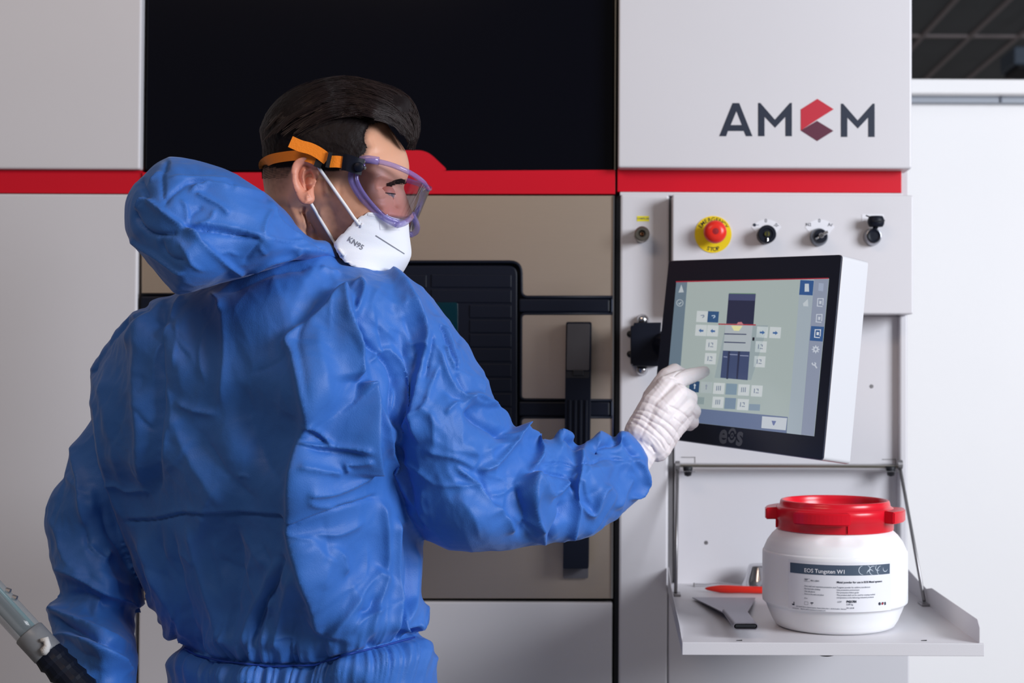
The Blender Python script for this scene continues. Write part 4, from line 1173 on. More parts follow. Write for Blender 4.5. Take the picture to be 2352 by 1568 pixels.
# shoulder drapery at the top of the back
TS += [
 ([(505, 128), (440, 190), (380, 260), (350, 340)], 26, 30, 7, .25),
 ([(440, 165), (340, 230), (250, 330), (208, 430)], 12, 22, -7, .08),
 ([(420, 170), (330, 225), (235, 330), (200, 400)], 14, 10, 4, .1),
 ([(680, 130), (800, 70), (900, 30), (1060, 10)], 26, 30, -5, .2),
 ([(560, 120), (530, 160), (500, 230)], 14, 18, 4, .2),
 ([(640, 110), (690, 150), (700, 200)], 12, 14, 4, .3),
 ([(1060, 15), (1100, 40), (1140, 42)], 10, 12, 4, .2),
]
RS = [
 # bright ridge down the sleeve head
 ([(150, 10), (240, 90), (310, 180), (380, 320), (392, 400), (380, 520), (365, 640), (348, 800), (362, 955)], 60, 26, 11, .1),
 ([(395, 380), (425, 400), (410, 520), (385, 640)], 10, 22, -4, .2),
 ([(463, 322), (490, 370), (515, 430), (540, 500), (555, 570)], 9, 12, -6, .1),
 ([(495, 430), (505, 490), (550, 572)], 12, 8, 4, .2),
 ([(455, 320), (500, 350), (540, 440), (570, 560)], 8, 30, 4, .2),
 ([(550, 572), (590, 640), (625, 690)], 14, 18, -4, .2),
 # creases of the shoulder back
 ([(20, 300), (70, 380), (140, 455), (210, 520), (245, 610), (235, 720), (250, 880)], 16, 22, -7, .12),
 ([(10, 120), (60, 110), (80, 150), (60, 220), (20, 300)], 20, 26, 8, .2),
 ([(100, 530), (180, 460), (250, 440)], 12, 14, 4, .25),
 ([(200, 440), (270, 540), (300, 640), (290, 740), (285, 800)], 14, 16, 6, .15),
 ([(250, 560), (262, 680), (250, 800), (262, 890)], 12, 14, -5, .15),
 ([(280, 260), (320, 380), (350, 500), (330, 600)], 30, 30, -3, .3),
 ([(470, 520), (430, 640), (400, 760), (340, 810), (260, 900)], 16, 20, 5, .15),
 ([(420, 400), (470, 480), (500, 560), (590, 700)], 16, 20, 4, .25),
 # pocket of the elbow crook
 ([(620, 735), (680, 800), (740, 850), (830, 910)], 26, 30, -11, .12),
 ([(600, 735), (650, 690), (720, 720), (780, 770), (860, 830)], 22, 12, 7, .12),
 ([(860, 850), (845, 920), (800, 990), (730, 1045), (655, 1075)], 30, 16, 9, .12),
 ([(800, 880), (850, 900), (862, 850)], 10, 10, 5, .2),
 ([(590, 710), (540, 740), (495, 790)], 12, 12, 4, .3),
 ([(560, 640), (620, 700), (760, 750)], 14, 12, 4, .2),
 ([(700, 1195), (760, 1200), (830, 1170), (880, 1120)], 14, 14, 3, .3),
 # big fold where the forearm starts
 ([(840, 865), (900, 900), (960, 935), (985, 990), (960, 1050), (930, 1085)], 24, 20, 12, .1),
 ([(930, 1085), (955, 1150), (1000, 1195), (1055, 1215)], 14, 26, 9, .15),
 ([(1055, 1215), (1085, 1170), (1130, 1120), (1190, 1080)], 14, 22, 7, .2),
 ([(950, 1060), (1040, 1090), (1120, 1115), (1160, 1145)], 10, 12, -5, .15),
 ([(950, 1052), (1070, 1036), (1130, 1040), (1195, 1052), (1330, 1010), (1420, 1022), (1500, 1008)], 6, 6, -3, .05),
 ([(1190, 955), (1196, 1050), (1190, 1120), (1165, 1230), (1160, 1330), (1140, 1440)], 28, 16, 9, .08),
 ([(1170, 1080), (1130, 1130), (1170, 1180)], 12, 12, -4, .3),
 ([(1162, 1240), (1230, 1290), (1262, 1280), (1300, 1190), (1350, 1140)], 14, 26, 8, .12),
 ([(1350, 1140), (1356, 1220), (1300, 1320), (1200, 1420)], 22, 20, 5, .2),
 ([(1460, 1090), (1420, 1180), (1380, 1290)], 22, 26, 6, .2),
 ([(1440, 1000), (1505, 1060), (1512, 1180), (1440, 1230)], 14, 14, 8, .15),
 ([(1240, 935), (1280, 950), (1340, 940), (1400, 900)], 20, 22, -8, .2),
 ([(1090, 900), (1130, 905), (1165, 935), (1190, 960)], 16, 14, -7, .2),
 ([(1040, 910), (1100, 880), (1150, 880), (1165, 930)], 14, 12, 6, .2),
 ([(1390, 905), (1440, 930), (1470, 990), (1510, 1010)], 20, 20, -7, .2),
 # lower arm fabric
 ([(540, 1040), (620, 1110), (690, 1200), (780, 1300), (855, 1410)], 14, 24, 6, .12),
 ([(640, 1110), (700, 1150), (760, 1300)], 12, 16, -4, .25),
 ([(850, 1130), (880, 1250), (900, 1330), (860, 1410)], 22, 26, -5, .2),
 ([(930, 1100), (950, 1230), (985, 1380), (1012, 1462)], 22, 30, 9, .12),
 ([(1012, 1460), (1060, 1380), (1100, 1290), (1095, 1220)], 16, 18, -6, .15),
 ([(365, 960), (450, 990), (560, 1010), (660, 1075)], 30, 24, 4, .25),
 ([(170, 700), (200, 900), (260, 1080), (320, 1220), (440, 1400)], 20, 24, 6, .15),
 ([(245, 900), (280, 1050), (330, 1220), (400, 1380)], 14, 20, -6, .15),
]
LS = [
 ([(205, 480), (150, 700), (175, 820), (185, 960), (190, 1040)], 26, 20, 7, .2),
 ([(190, 1040), (240, 1100), (262, 1112), (280, 1060)], 14, 16, 6, .2),
 ([(180, 960), (200, 1060), (250, 1110)], 14, 14, -5, .25),
 ([(60, 1130), (150, 1170), (250, 1230), (330, 1260), (415, 1280)], 22, 14, 8, .12),
 ([(100, 1240), (180, 1240), (300, 1290)], 16, 18, -6, .2),
 ([(52, 1275), (120, 1320), (200, 1360), (300, 1400), (375, 1440)], 14, 24, 9, .1),
 ([(55, 1300), (130, 1365), (260, 1410), (360, 1470)], 16, 16, -8, .15),
 ([(60, 1385), (130, 1390), (230, 1430), (330, 1490), (385, 1540)], 14, 26, 9, .1),
 ([(85, 1420), (150, 1500), (220, 1568)], 20, 22, 7, .2),
 ([(240, 900), (270, 1000), (330, 1080), (360, 1160)], 20, 20, -5, .2),
 ([(40, 930), (80, 1010), (110, 1100), (180, 1160)], 24, 24, 5, .25),
]
dis = np.zeros(len(co))
tmask = ~arm_in & ~la_in
front = np.clip((-no[:, 1] + .25) / .4, 0, 1)
sc_t = 1.62
RR = random.Random(21)
def rnd(n, cen, L_, wr, ar, out):
    for _ in range(n):
        cx_, cy_, ang = RR.choice(cen)
        cx_ += RR.gauss(0, 60); cy_ += RR.gauss(0, 60); a = math.radians(ang + RR.gauss(0, 26)); l = RR.uniform(*L_); bend = RR.gauss(0, .12) * l
        dx_, dy_ = math.cos(a), math.sin(a)
        amp = RR.uniform(*ar) * RR.choice((1, 1, -1)); w1, w2 = RR.uniform(*wr), RR.uniform(*wr)
        if RR.random() < .6: w2 *= 2.4
        out.append(([(cx_ - dx_ * l / 2, cy_ - dy_ * l / 2), (cx_ - dy_ * bend, cy_ + dx_ * bend), (cx_ + dx_ * l / 2, cy_ + dy_ * l / 2)], w1, w2, amp, .3))
XT, XR, XL = [], [], []
rnd(60, [(300, 850, 80), (350, 1050, 75), (450, 800, 95), (500, 1250, 70), (600, 1380, 85), (760, 850, 100), (760, 1280, 60), (850, 1350, 110), (400, 1350, 60), (700, 1420, 95)], (60, 170), (7, 15), (1.2, 3.0), XT)
rnd(90, [(880, 740, 60), (930, 860, 70), (980, 800, 55), (960, 980, 75), (1040, 930, 50), (1050, 1080, 40), (1120, 1000, 30), (1140, 1150, 70), (1230, 1100, 80), (1290, 1060, 15), (1300, 1160, 100), (1380, 1080, 60), (1420, 1140, 100), (1000, 1150, 55)], (50, 160), (6, 13), (1.2, 3.2), XR)
rnd(26, [(240, 850, 110), (180, 1100, 80), (230, 1250, 30), (200, 1400, 25), (240, 1500, 30)], (60, 150), (7, 14), (1.2, 3.0), XL)
ssm = lambda t: np.clip(t, 0, 1) ** 2 * (3 - 2 * np.clip(t, 0, 1))
w_arm = ssm((px - xmin_arm) / 16 + .5) * ((py > 590) & (py < 1300)) * np.where(co[:, 1] < idw(d_r, px, py) + .09, 1, 0)
xl_ = np.interp(py, [700, 860, 960, 1057, 1174, 1267, 1389, 1700], [300, 205, 213, 226, 262, 290, 345, 345]) + 2
w_la = ssm((xl_ - px) / 14 + .5) * (py > 690)
w_t = np.clip(1 - w_arm - w_la, 0, 1)
for wm, L_, cv, s_ in ((w_t, TS, A_, 1.62), (w_arm, RS, B_, 2.239), (w_la, LS, A_, 1.62)):
    ii = np.where((wm > .002) & (front > 0))[0]
    dis[ii] += (strokes(px[ii], py[ii], L_, cv, s_) + strokes(px[ii], py[ii], XT if L_ is TS else XR if L_ is RS else XL)) * front[ii] * wm[ii]
# gathered waist: a drawn-in line with many small pleats
wl = np.interp(px, [380, 410, 450, 512, 623, 722, 790, 876, 963, 1000], [1470, 1479, 1504, 1518, 1530, 1527, 1504, 1484, 1460, 1452])
dw = py - wl
q = np.array([[0, 0, 0]])
pleat = vnoise(np.stack([px / 11 + .12 * dw / 30, np.zeros_like(px) + (dw > 0) * 7.3, co[:, 1] * 14], 1), 5)
pleat2 = vnoise(np.stack([px / 26, np.zeros_like(px) + (dw > 0) * 3.1, co[:, 1] * 8], 1), 9)
fall = np.where(dw < 0, np.exp(-(np.abs(dw) / 46.0) ** 1.2), np.exp(-(dw / 60.0) ** 1.3))
tw = tmask & (np.abs(dw) < 260) & (py > 1250)
dis += np.where(tw, fall * (1 - np.exp(-(dw / 5.5) ** 2)) * (.0085 * (1 - np.abs(pleat) * 2.2) + .0075 * pleat2), 0)
dis += np.where(tw, -.0135 * np.exp(-np.abs(dw) / 15.0) + .007 * np.exp(-((dw + 55) / 40.0) ** 2) + .008 * np.exp(-((dw - 45) / 40) ** 2), 0)
# crumple of the cloth everywhere
rg = lambda n: 1 - 2 * np.abs(n)
st = co.copy(); st[:, 2] *= .55
warp = np.stack([vnoise(co * 7, 1), vnoise(co * 7, 2), vnoise(co * 7, 3)], 1) * .05
c1 = rg(vnoise((st + warp) * 9, 11)); c2 = rg(vnoise((co + warp) * 19, 12)); c3 = rg(vnoise((co + warp * .6) * 44, 13))
k1, k2, k3 = paper(st + warp, 8.5, 3), paper(co + warp, 17, 4), paper(co + warp, 38, 5)
amt = .75 + .5 * vnoise(co * 5, 77) + .35 * w_arm + .2 * w_la
dis += .0010 * c1 - amt * (.0050 * k1 + .0036 * k2 + .0016 * k3)
setco(cov_me, co + no * dis[:, None])
cov = link('coverall', cov_me, suit, pers, True)
tag(cov, 'blue nonwoven coverall')
smo = cov.modifiers.new('s', 'SMOOTH'); smo.iterations = 1; smo.factor = .5
lv, lf = join(leg_parts)
lm = bpy.data.meshes.new('trouser_legs'); lm.from_pydata(lv.tolist(), [], lf)
link('trouser_legs', lm, suit, cov, True)
for sx in (-1, 1):
    x = hx + sx * .115
    b = bmesh.new(); rings = []
    for (y, wd, h) in ((1.97, .032, .05), (1.95, .040, .085), (1.90, .044, .12), (1.86, .045, .12), (1.80 + .15, .045, .1)):
        pass
    b.free()
    b = lathe_bm([(.0, 0), (.044, 0), (.048, .01), (.046, .05), (.05, .12), (.049, .13)], 24, (x, 1.885, 0), 'Z')
    for v in b.verts:
        k = 1 - v.co.z / .13
        if v.co.y > 1.885: v.co.y += (v.co.y - 1.885) * 3.2 * k ** .8
    link('boot', b, M['seam'], pers, True)

# ---- hood
hood = [(389, 359), (431, 361), (489, 376), (534, 395), (598, 438), (622, 454), (665, 495), (690, 528), (722, 548), (758, 556), (779, 592), (770, 598), (720, 598), (665, 610), (565, 634), (498, 653), (446, 670), (420, 675), (403, 674), (384, 654),
        (343, 606), (308, 559), (292, 538), (287, 495), (290, 459), (306, 426), (324, 407), (355, 376)]
hq = spline(hood + [hood[0]], 3)[:-1]
d_h = [(330, 480, 1.70), (420, 600, 1.69), (500, 450, 1.72), (600, 560, 1.73), (690, 570, 1.775), (775, 590, 1.82)]
hme = remesh('hood', [inflate([tuple(a) for a in hq], d_h, 115, .080, 7, 1.3)], .0026, 3)
co = coords(hme); no = normals(hme); px, py = proj(co)
C_ = lambda x, y: (260 + x / 4.2, 340 + y / 4.2)
HS = [
 ([(270, 290), (290, 360), (320, 430), (330, 520)], 40, 60, -7, .1),
 ([(530, 90), (500, 200), (470, 240), (480, 400), (490, 540)], 30, 34, -6, .1),
 ([(500, 220), (430, 240), (380, 300), (340, 340)], 26, 26, 5, .2),
 ([(510, 270), (700, 268), (900, 280), (1110, 300), (1150, 320)], 22, 30, 4, .15),
 ([(1150, 320), (1140, 400), (1080, 370)], 22, 22, -4, .2),
 ([(480, 570), (540, 460), (640, 370), (760, 300), (900, 310), (970, 340)], 16, 50, -8, .1),
 ([(760, 320), (840, 380), (900, 350), (960, 330)], 20, 24, 5, .2),
 ([(720, 440), (800, 370), (930, 345), (1150, 390), (1350, 440), (1500, 485)], 26, 60, 10, .1),
 ([(780, 430), (900, 480), (1040, 560), (1130, 650)], 36, 30, 9, .15),
 ([(640, 490), (700, 560), (720, 700), (705, 740)], 30, 30, 6, .2),
 ([(880, 560), (770, 620), (730, 700), (740, 760)], 30, 26, -6, .2),
 ([(970, 580), (960, 660), (880, 730), (760, 760)], 26, 30, 6, .2),
 ([(210, 630), (260, 520), (320, 490), (480, 600), (600, 700), (720, 790), (860, 900)], 20, 60, 12, .08),
 ([(200, 640), (250, 740), (330, 820), (460, 840), (640, 820)], 30, 18, -9, .1),
 ([(300, 500), (250, 560), (215, 640), (240, 720)], 14, 20, -6, .15),
 ([(640, 760), (720, 750), (860, 770), (1010, 800), (1200, 850), (1430, 880)], 20, 50, -12, .1),
 ([(760, 745), (900, 740), (1100, 760), (1350, 820), (1460, 850)], 40, 16, 8, .15),
 ([(1530, 600), (1490, 680), (1465, 760), (1460, 850)], 24, 40, 8, .15),
 ([(1490, 480), (1540, 580), (1640, 690), (1720, 800), (1850, 900)], 14, 40, 8, .12),
 ([(1560, 600), (1660, 720), (1760, 810), (1900, 890), (2080, 990)], 34, 12, -14, .08),
 ([(1470, 850), (1560, 870), (1700, 900), (1900, 910)], 14, 14, 6, .15),
 ([(1450, 870), (1360, 980), (1290, 1060), (1260, 1120)], 24, 30, -5, .2),
 ([(160, 850), (240, 920), (420, 1040), (600, 1180), (700, 1210)], 20, 50, 9, .1),
 ([(700, 780), (860, 920), (1050, 1080), (1280, 1225)], 24, 60, 10, .1),
 ([(480, 860), (470, 960), (560, 1060), (740, 1090)], 26, 30, -5, .2),
 ([(600, 870), (700, 1000), (760, 1120), (900, 1200)], 30, 30, 5, .25),
 ([(940, 900), (880, 890), (860, 880), (800, 820)], 14, 14, -4, .3),
 ([(1300, 1210), (1500, 1110), (1700, 1050), (1860, 960)], 26, 36, 7, .15),
 ([(1290, 1235), (1500, 1160), (1750, 1110), (2000, 1085), (2180, 1080)], 16, 16, -6, .1),
 ([(1400, 900), (1430, 980), (1500, 1040)], 20, 24, 4, .3),
 ([(980, 980), (1040, 1010), (1120, 1000), (1220, 1040)], 16, 20, 4, .25),
]
front = np.clip((-no[:, 1] + .3) / .4, 0, 1)
HS = [(a, b_ * .62, c * .62, d * .52, e) for a, b_, c, d, e in HS]
dis = strokes(px, py, HS, C_, 4.2) * front
warp = np.stack([vnoise(co * 9, 1), vnoise(co * 9, 2), vnoise(co * 9, 3)], 1) * .03
dis += .0014 * rg(vnoise((co + warp) * 15, 21)) - .0030 * paper(co + warp, 18, 6) - .0014 * paper(co + warp, 40, 7)
setco(hme, co + no * dis[:, None])
ho = link('hood', hme, suit, cov, True)
sm_ = ho.modifiers.new('s', 'SMOOTH'); sm_.iterations = 2; sm_.factor = .5
# far side of the collar behind the mask strap
cme = remesh('collar', [inflate([(700, 540), (735, 545), (758, 552), (776, 572), (800, 600), (860, 612), (850, 650), (700, 640), (680, 580)], [(700, 580, 1.86), (860, 620, 1.90)], 40, .05, 6)], .003, 2)
link('collar', cme, suit, cov, True)
# elastic waist cord
wxp = np.array([[x, np.interp(x, [410, 450, 512, 623, 722, 790, 876, 963], [1479, 1504, 1518, 1530, 1527, 1504, 1484, 1460])] for x in range(412, 970, 12)])
cv_ = coords(cov_me); pxs, pys = proj(cv_)
wp = []
for x, y in wxp:
    k = (np.abs(pxs - x) < 7) & (np.abs(pys - y) < 7)
    if k.any(): wp.append(P(x, y, cv_[k, 1].min() + .003))
link('waist_elastic', tube_bm(wp[1:-1], .0013, 6), mat('dark_blue_elastic', srgb(14, 58, 150), .6), cov, True)
# ------------------------------------------------------------------ head and neck
from mathutils.bvhtree import BVHTree
YHD = 1.87
headp = [(603, 300), (606, 345), (603, 385), (605, 425), (618, 470), (650, 500), (690, 520), (722, 552), (760, 590), (800, 612), (862, 622), (902, 602), (922, 585), (928, 562), (934, 548), (931, 532), (947, 508), (950, 496), (941, 470),
         (932, 444), (927, 430), (935, 412), (940, 394), (939, 372), (932, 347), (915, 320), (893, 290), (860, 245), (800, 218), (740, 212), (680, 222), (630, 256)]
hq = [tuple(a) for a in spline(headp + [headp[0]], 3)[:-1]]
neckp = [(606, 400), (612, 450), (630, 520), (650, 700), (850, 700), (838, 640), (800, 600), (750, 540), (730, 440), (700, 390)]
shp = [(560, 640), (700, 600), (850, 640), (900, 760), (560, 760)]
hd_me = remesh('body', [inflate(hq, [(700, 400, YHD)], 128, .077, 6), inflate(neckp, [(700, 500, YHD + .005)], 78, .060, 7), inflate(shp, [(700, 700, 1.86)], 80, .07, 9)], .0021, 6, .5)
co = coords(hd_me); no = normals(hd_me); px, py = proj(co)
Z1 = lambda x, y: (560 + x / 3.136, 150 + y / 3.136)
near = np.clip(-no[:, 1] + .3, 0, 1)
FS = [
 ([(945, 890), (1000, 880), (1060, 890), (1100, 900)], 50, 40, -5.5, .3),        # eye socket
 ([(900, 840), (980, 800), (1060, 820), (1130, 850)], 40, 26, 3.0, .3),          # brow bone
 ([(950, 905), (985, 893), (1020, 897), (1055, 912)], 7, 9, 1.8, .2),            # upper lid
 ([(960, 955), (1000, 965), (1045, 945)], 8, 8, 1.2, .3),                        # lower lid
 ([(930, 980), (980, 1010), (1030, 1010)], 16, 20, -1.2, .3),
 ([(860, 960), (950, 1040), (1050, 1060)], 60, 60, 4.0, .3),                     # cheekbone
 ([(1085, 900), (1100, 960), (1110, 1040)], 30, 20, -5, .3),                     # side of the nose
 ([(600, 960), (640, 1080), (680, 1200), (720, 1300)], 60, 50, -3, .3),          # hollow behind the jaw
 ([(540, 1010), (600, 1160), (680, 1290)], 40, 30, 3.5, .2),                     # jaw angle
 ([(430, 1010), (440, 1090), (470, 1200), (490, 1290)], 14, 14, -6, .12),        # neck crease
 ([(410, 1020), (420, 1110), (445, 1200)], 26, 10, 4, .2),
 ([(450, 1020), (470, 1110), (510, 1210)], 10, 26, 3, .2),
 ([(300, 900), (340, 1000), (400, 1120), (440, 1210)], 50, 40, 3, .3),           # neck muscle
 ([(700, 820), (690, 900), (705, 960)], 14, 14, -1.2, .3),
 ([(560, 800), (600, 860), (600, 960)], 40, 40, 2, .3),
 ([(900, 470), (940, 560), (960, 640)], 40, 60, 1.5, .3),
]
dis = strokes(px, py, FS, Z1, 3.136) * near
mp_ = [(846, 488), (820, 503), (796, 528), (768, 557), (774, 578), (790, 604), (914, 640), (950, 592), (950, 500)]
mi_ = np.where(inside(mp_, px, py), np.clip(edge_dist(mp_, px, py) / 22, 0, 1), 0)
dis -= .013 * mi_
setco(hd_me, co + no * dis[:, None])
# ear: own fine surface joined to the head mesh
earp = [Z1(*q) for q in [(358, 770), (368, 715), (400, 680), (440, 668), (490, 685), (535, 725), (548, 775), (525, 820), (508, 860), (506, 915), (512, 960), (498, 990), (470, 1004), (432, 988), (405, 955), (385, 910), (365, 850)]]
eq = [tuple(a) for a in spline(earp + [earp[0]], 3)[:-1]]
ear = remesh('ear', [inflate(eq, [(672, 400, 1.781), (690, 370, 1.783), (700, 440, 1.786), (708, 465, 1.787), (730, 390, 1.796), (722, 420, 1.797)], 9, .0042, 3, 1.6)], .0009, 2)
eco = coords(ear); eno = normals(ear); ex, ey = proj(eco)
ES = [
 ([(500, 960), (440, 985), (400, 940), (372, 850), (362, 770), (385, 705), (440, 680), (500, 705), (535, 750)], 14, 16, 3.6, .1),   # helix
 ([(470, 900), (430, 880), (400, 820), (405, 750), (440, 720), (490, 740)], 12, 16, -3.5, .1),
 ([(500, 850), (450, 850), (425, 810), (430, 760), (460, 745)], 10, 14, 2.8, .15),
 ([(500, 780), (460, 800), (455, 850), (480, 890)], 26, 26, -7.5, .1),           # concha
 ([(520, 820), (505, 850), (505, 880)], 10, 12, 3.5, .2),                        # tragus
 ([(480, 925), (455, 945), (465, 975)], 26, 26, 2.0, .2),
]
ed = strokes(ex, ey, ES, Z1, 3.136) * np.clip(-eno[:, 1] + .2, 0, 1)
setco(ear, eco + eno * ed[:, None])
bm = bmesh.new(); bm.from_mesh(hd_me); bm.from_mesh(ear); bm.to_mesh(hd_me); bm.free()
co = coords(hd_me); px, py = proj(co)
n_head = len(co) - len(eco)
# skin tint and stubble, kept on the mesh as colours of its own
hairp = np.array([(585, 180), (900, 180), (897, 278), (880, 281), (850, 290), (840, 306), (838, 322), (846, 338), (838, 356), (812, 372), (790, 384), (772, 402), (764, 440), (756, 470), (745, 440), (742, 410), (735, 388), (700, 372), (676, 385), (664, 420), (655, 445), (625, 455), (585, 450)], float)
hin = inside(hairp, px, py).astype(float); hd_ = edge_dist(hairp, px, py)
mask_h = np.clip(np.where(hin > 0, .5 + hd_ / 20, .5 - hd_ / 20), 0, 1)
fade = np.clip((476 - py) / 100, 0, 1); mask_h = np.where(px < 672, mask_h * fade ** 1.2, mask_h)
mask_h = np.where((px > 745) & (py > 395) & (px < 790), mask_h * .5, mask_h)
mask_h[n_head:] = 0
nz = vnoise(co * 260, 4) * .5 + .5
stub = np.exp(-(((px - 800) / 60.) ** 2 + ((py - 520) / 60.) ** 2)) * .35 + np.exp(-(((px - 765) / 30.) ** 2 + ((py - 470) / 60.) ** 2)) * .25
skin = np.array(srgb(214, 160, 132)[:3]); hair_c = np.array(srgb(42, 29, 26)[:3]); st_c = np.array(srgb(120, 84, 70)[:3]); red_c = np.array(srgb(214, 122, 104)[:3])
col = np.tile(skin, (len(co), 1))
rd = np.exp(-(((px - 900) / 50.) ** 2 + ((py - 490) / 30.) ** 2)) * .4
rd[n_head:] = .45
col = col * (1 - rd[:, None]) + red_c * rd[:, None]
col = col * (1 - (stub * (.7 + .6 * nz))[:, None]) + st_c * (stub * (.7 + .6 * nz))[:, None]
mh = np.clip(mask_h * (1.25 - .5 * nz), 0, 1)
col = col * (1 - mh[:, None]) + hair_c * mh[:, None]
at = hd_me.color_attributes.new('tint', 'FLOAT_COLOR', 'POINT')
at.data.foreach_set('color', np.concatenate([col, np.ones((len(co), 1))], 1).astype(np.float32).ravel())
sk = mat('skin', srgb(214, 160, 132), .46, sss=.18, bump=.12, bscale=700)
vc = sk.node_tree.nodes.new('ShaderNodeVertexColor'); vc.layer_name = 'tint'
sk.node_tree.links.new(vc.outputs['Color'], sk.node_tree.nodes['Principled BSDF'].inputs['Base Color'])
body = link('body', hd_me, sk, pers, True)

def bvh(me): return BVHTree.FromPolygons([v.co for v in me.vertices], [tuple(p.vertices) for p in me.polygons])
HB = bvh(hd_me)
def drape(tree, x, y, off, fb=YHD):
    d = Vector(rays(x, y)).normalized()
    h = tree.ray_cast(Vector(CO), d, 10)
    if h[0] is None: return P(x, y, fb)
    return h[0] - d * off

# eye
ec = P(885, 446, 1.8285)
eye = link('eye', (lambda b: (bmesh.ops.create_uvsphere(b, u_segments=24, v_segments=14, radius=.0118), bmesh.ops.translate(b, vec=ec, verts=b.verts), b)[2])(bmesh.new()), mat('eye_white', srgb(140, 126, 120), .6, spec=.2), body, True)
gd = Vector((.50, -.83, -.24)).normalized()
def eyedisc(r, off, m, name):
    u = gd.orthogonal().normalized(); v = gd.cross(u); b = bmesh.new()
    b.faces.new([b.verts.new(ec + gd * off + (u * math.cos(a) + v * math.sin(a)) * r) for a in np.linspace(0, 2 * math.pi, 20, endpoint=False)])
    return link(name, b, m, eye)
eyedisc(.0054, .0108, mat('grey_blue_iris', srgb(70, 78, 86), .5, spec=.2), 'iris'); eyedisc(.0022, .0112, M['seam'], 'pupil')

def lid(name, lo, hi, r):
    b = bmesh.new(); rows = []
    for i in range(9):
        el = math.radians(lo + (hi - lo) * i / 8); row = []
        for j in range(17):
            az = math.radians(-75 + 150 * j / 16)
            v = Vector((math.cos(az) * math.cos(el), math.sin(az) * math.cos(el), math.sin(el)))
            row.append(b.verts.new(ec + Matrix.Rotation(math.atan2(gd.y, gd.x), 3, 'Z') @ v * r))
        rows.append(row)
    for a, c in zip(rows, rows[1:]):
        for j in range(16): b.faces.new((a[j], a[j + 1], c[j + 1], c[j]))
    o = link(name, b, mat(name, srgb(190, 124, 102), .5), eye, True)
    return o
lid('upper_eyelid', 1, 88, .0128); lid('lower_eyelid', -80, -24, .0126)
lash = [ec + Matrix.Rotation(math.atan2(gd.y, gd.x), 3, 'Z') @ Vector((math.cos(math.radians(z_)) , math.sin(math.radians(z_)), .01)) * .0130 for z_ in range(-60, 66, 10)]
link('eyelashes', tube_bm(lash, .0005, 6), M['seam'], eye)

# short hair: shell lifted off the scalp
hairm = mat('dark_brown_hair', srgb(24, 17, 18), .6, spec=.2, noise=.35, nscale=120, bump=.9, bscale=260)
me2 = hd_me.copy(); me2.name = 'hair'
b = bmesh.new(); b.from_mesh(me2); b.verts.ensure_lookup_table()
thr = np.where((px < 690) & (py > 365), .88, .55)
kill = [f for f in b.faces if min(mask_h[v.index] - thr[v.index] for v in f.verts) < 0 or max(v.index for v in f.verts) >= n_head]
nn = [v.normal.copy() for v in b.verts]
up = np.clip((400 - py) / 200, 0, 1)
for v in b.verts:
    i = v.index; m_ = max(0, mask_h[i] - .5) * 2
    if m_ > 0: v.co += nn[i] * ((.0003 + .0120 * up[i] ** 1.5) * m_ + .0012 * m_ * (nz[i] - .5))
bmesh.ops.delete(b, geom=kill, context='FACES'); b.to_mesh(me2); b.free()
hair = link('hair', me2, hairm, pers, True)
# swept top: volume and locks
qp = [(612, 300), (618, 262), (655, 222), (715, 193), (785, 183), (850, 192), (905, 210), (938, 226), (950, 260), (950, 300), (938, 330), (926, 304), (902, 284), (870, 276), (830, 274), (780, 285), (720, 300), (660, 330)]
qq = [tuple(a) for a in spline(qp + [qp[0]], 3)[:-1]]
vol = remesh('vol', [inflate(qq, [(700, 250, YHD)], 80, .058, 7)], .003, 3)
vco = coords(vol); vno = normals(vol)
setco(vol, vco + vno * (.0012 * rg(vnoise(vco * np.array([22, 90, 90]), 31)))[:, None])
link('hair_volume', vol, hairm, hair, True)
G = {1.0: [(612, 268), (640, 238), (690, 206), (745, 188), (805, 184), (862, 194), (918, 214), (945, 250), (951, 296), (940, 343)],
     .62: [(606, 300), (645, 258), (700, 225), (755, 205), (812, 202), (868, 218), (915, 245), (940, 280), (944, 318), (934, 340)],
     .3: [(612, 330), (655, 290), (705, 260), (755, 240), (808, 238), (852, 250), (885, 262), (912, 280), (932, 302), (942, 325)],
     0.0: [(640, 350), (680, 318), (725, 292), (765, 275), (805, 268), (832, 268), (852, 272), (872, 276), (888, 280), (903, 287)]}
GK = sorted(G)
GS = {k: spline(G[k], 6) for k in GK}
def guide(s, t):
    s_ = min(abs(s) if s <= 1 else 2 - s, 1.0)
    for a, c in zip(GK, GK[1:]):
        if a <= s_ <= c: break
    f = (s_ - a) / (c - a); n = len(GS[a]) - 1; k = min(t, 1) * n; i = min(int(k), n - 1); r = k - i
    g = lambda A: A[i] * (1 - r) + A[i + 1] * r
    return g(GS[a]) * (1 - f) + g(GS[c]) * f
R2 = random.Random(3)
V, F = [], []
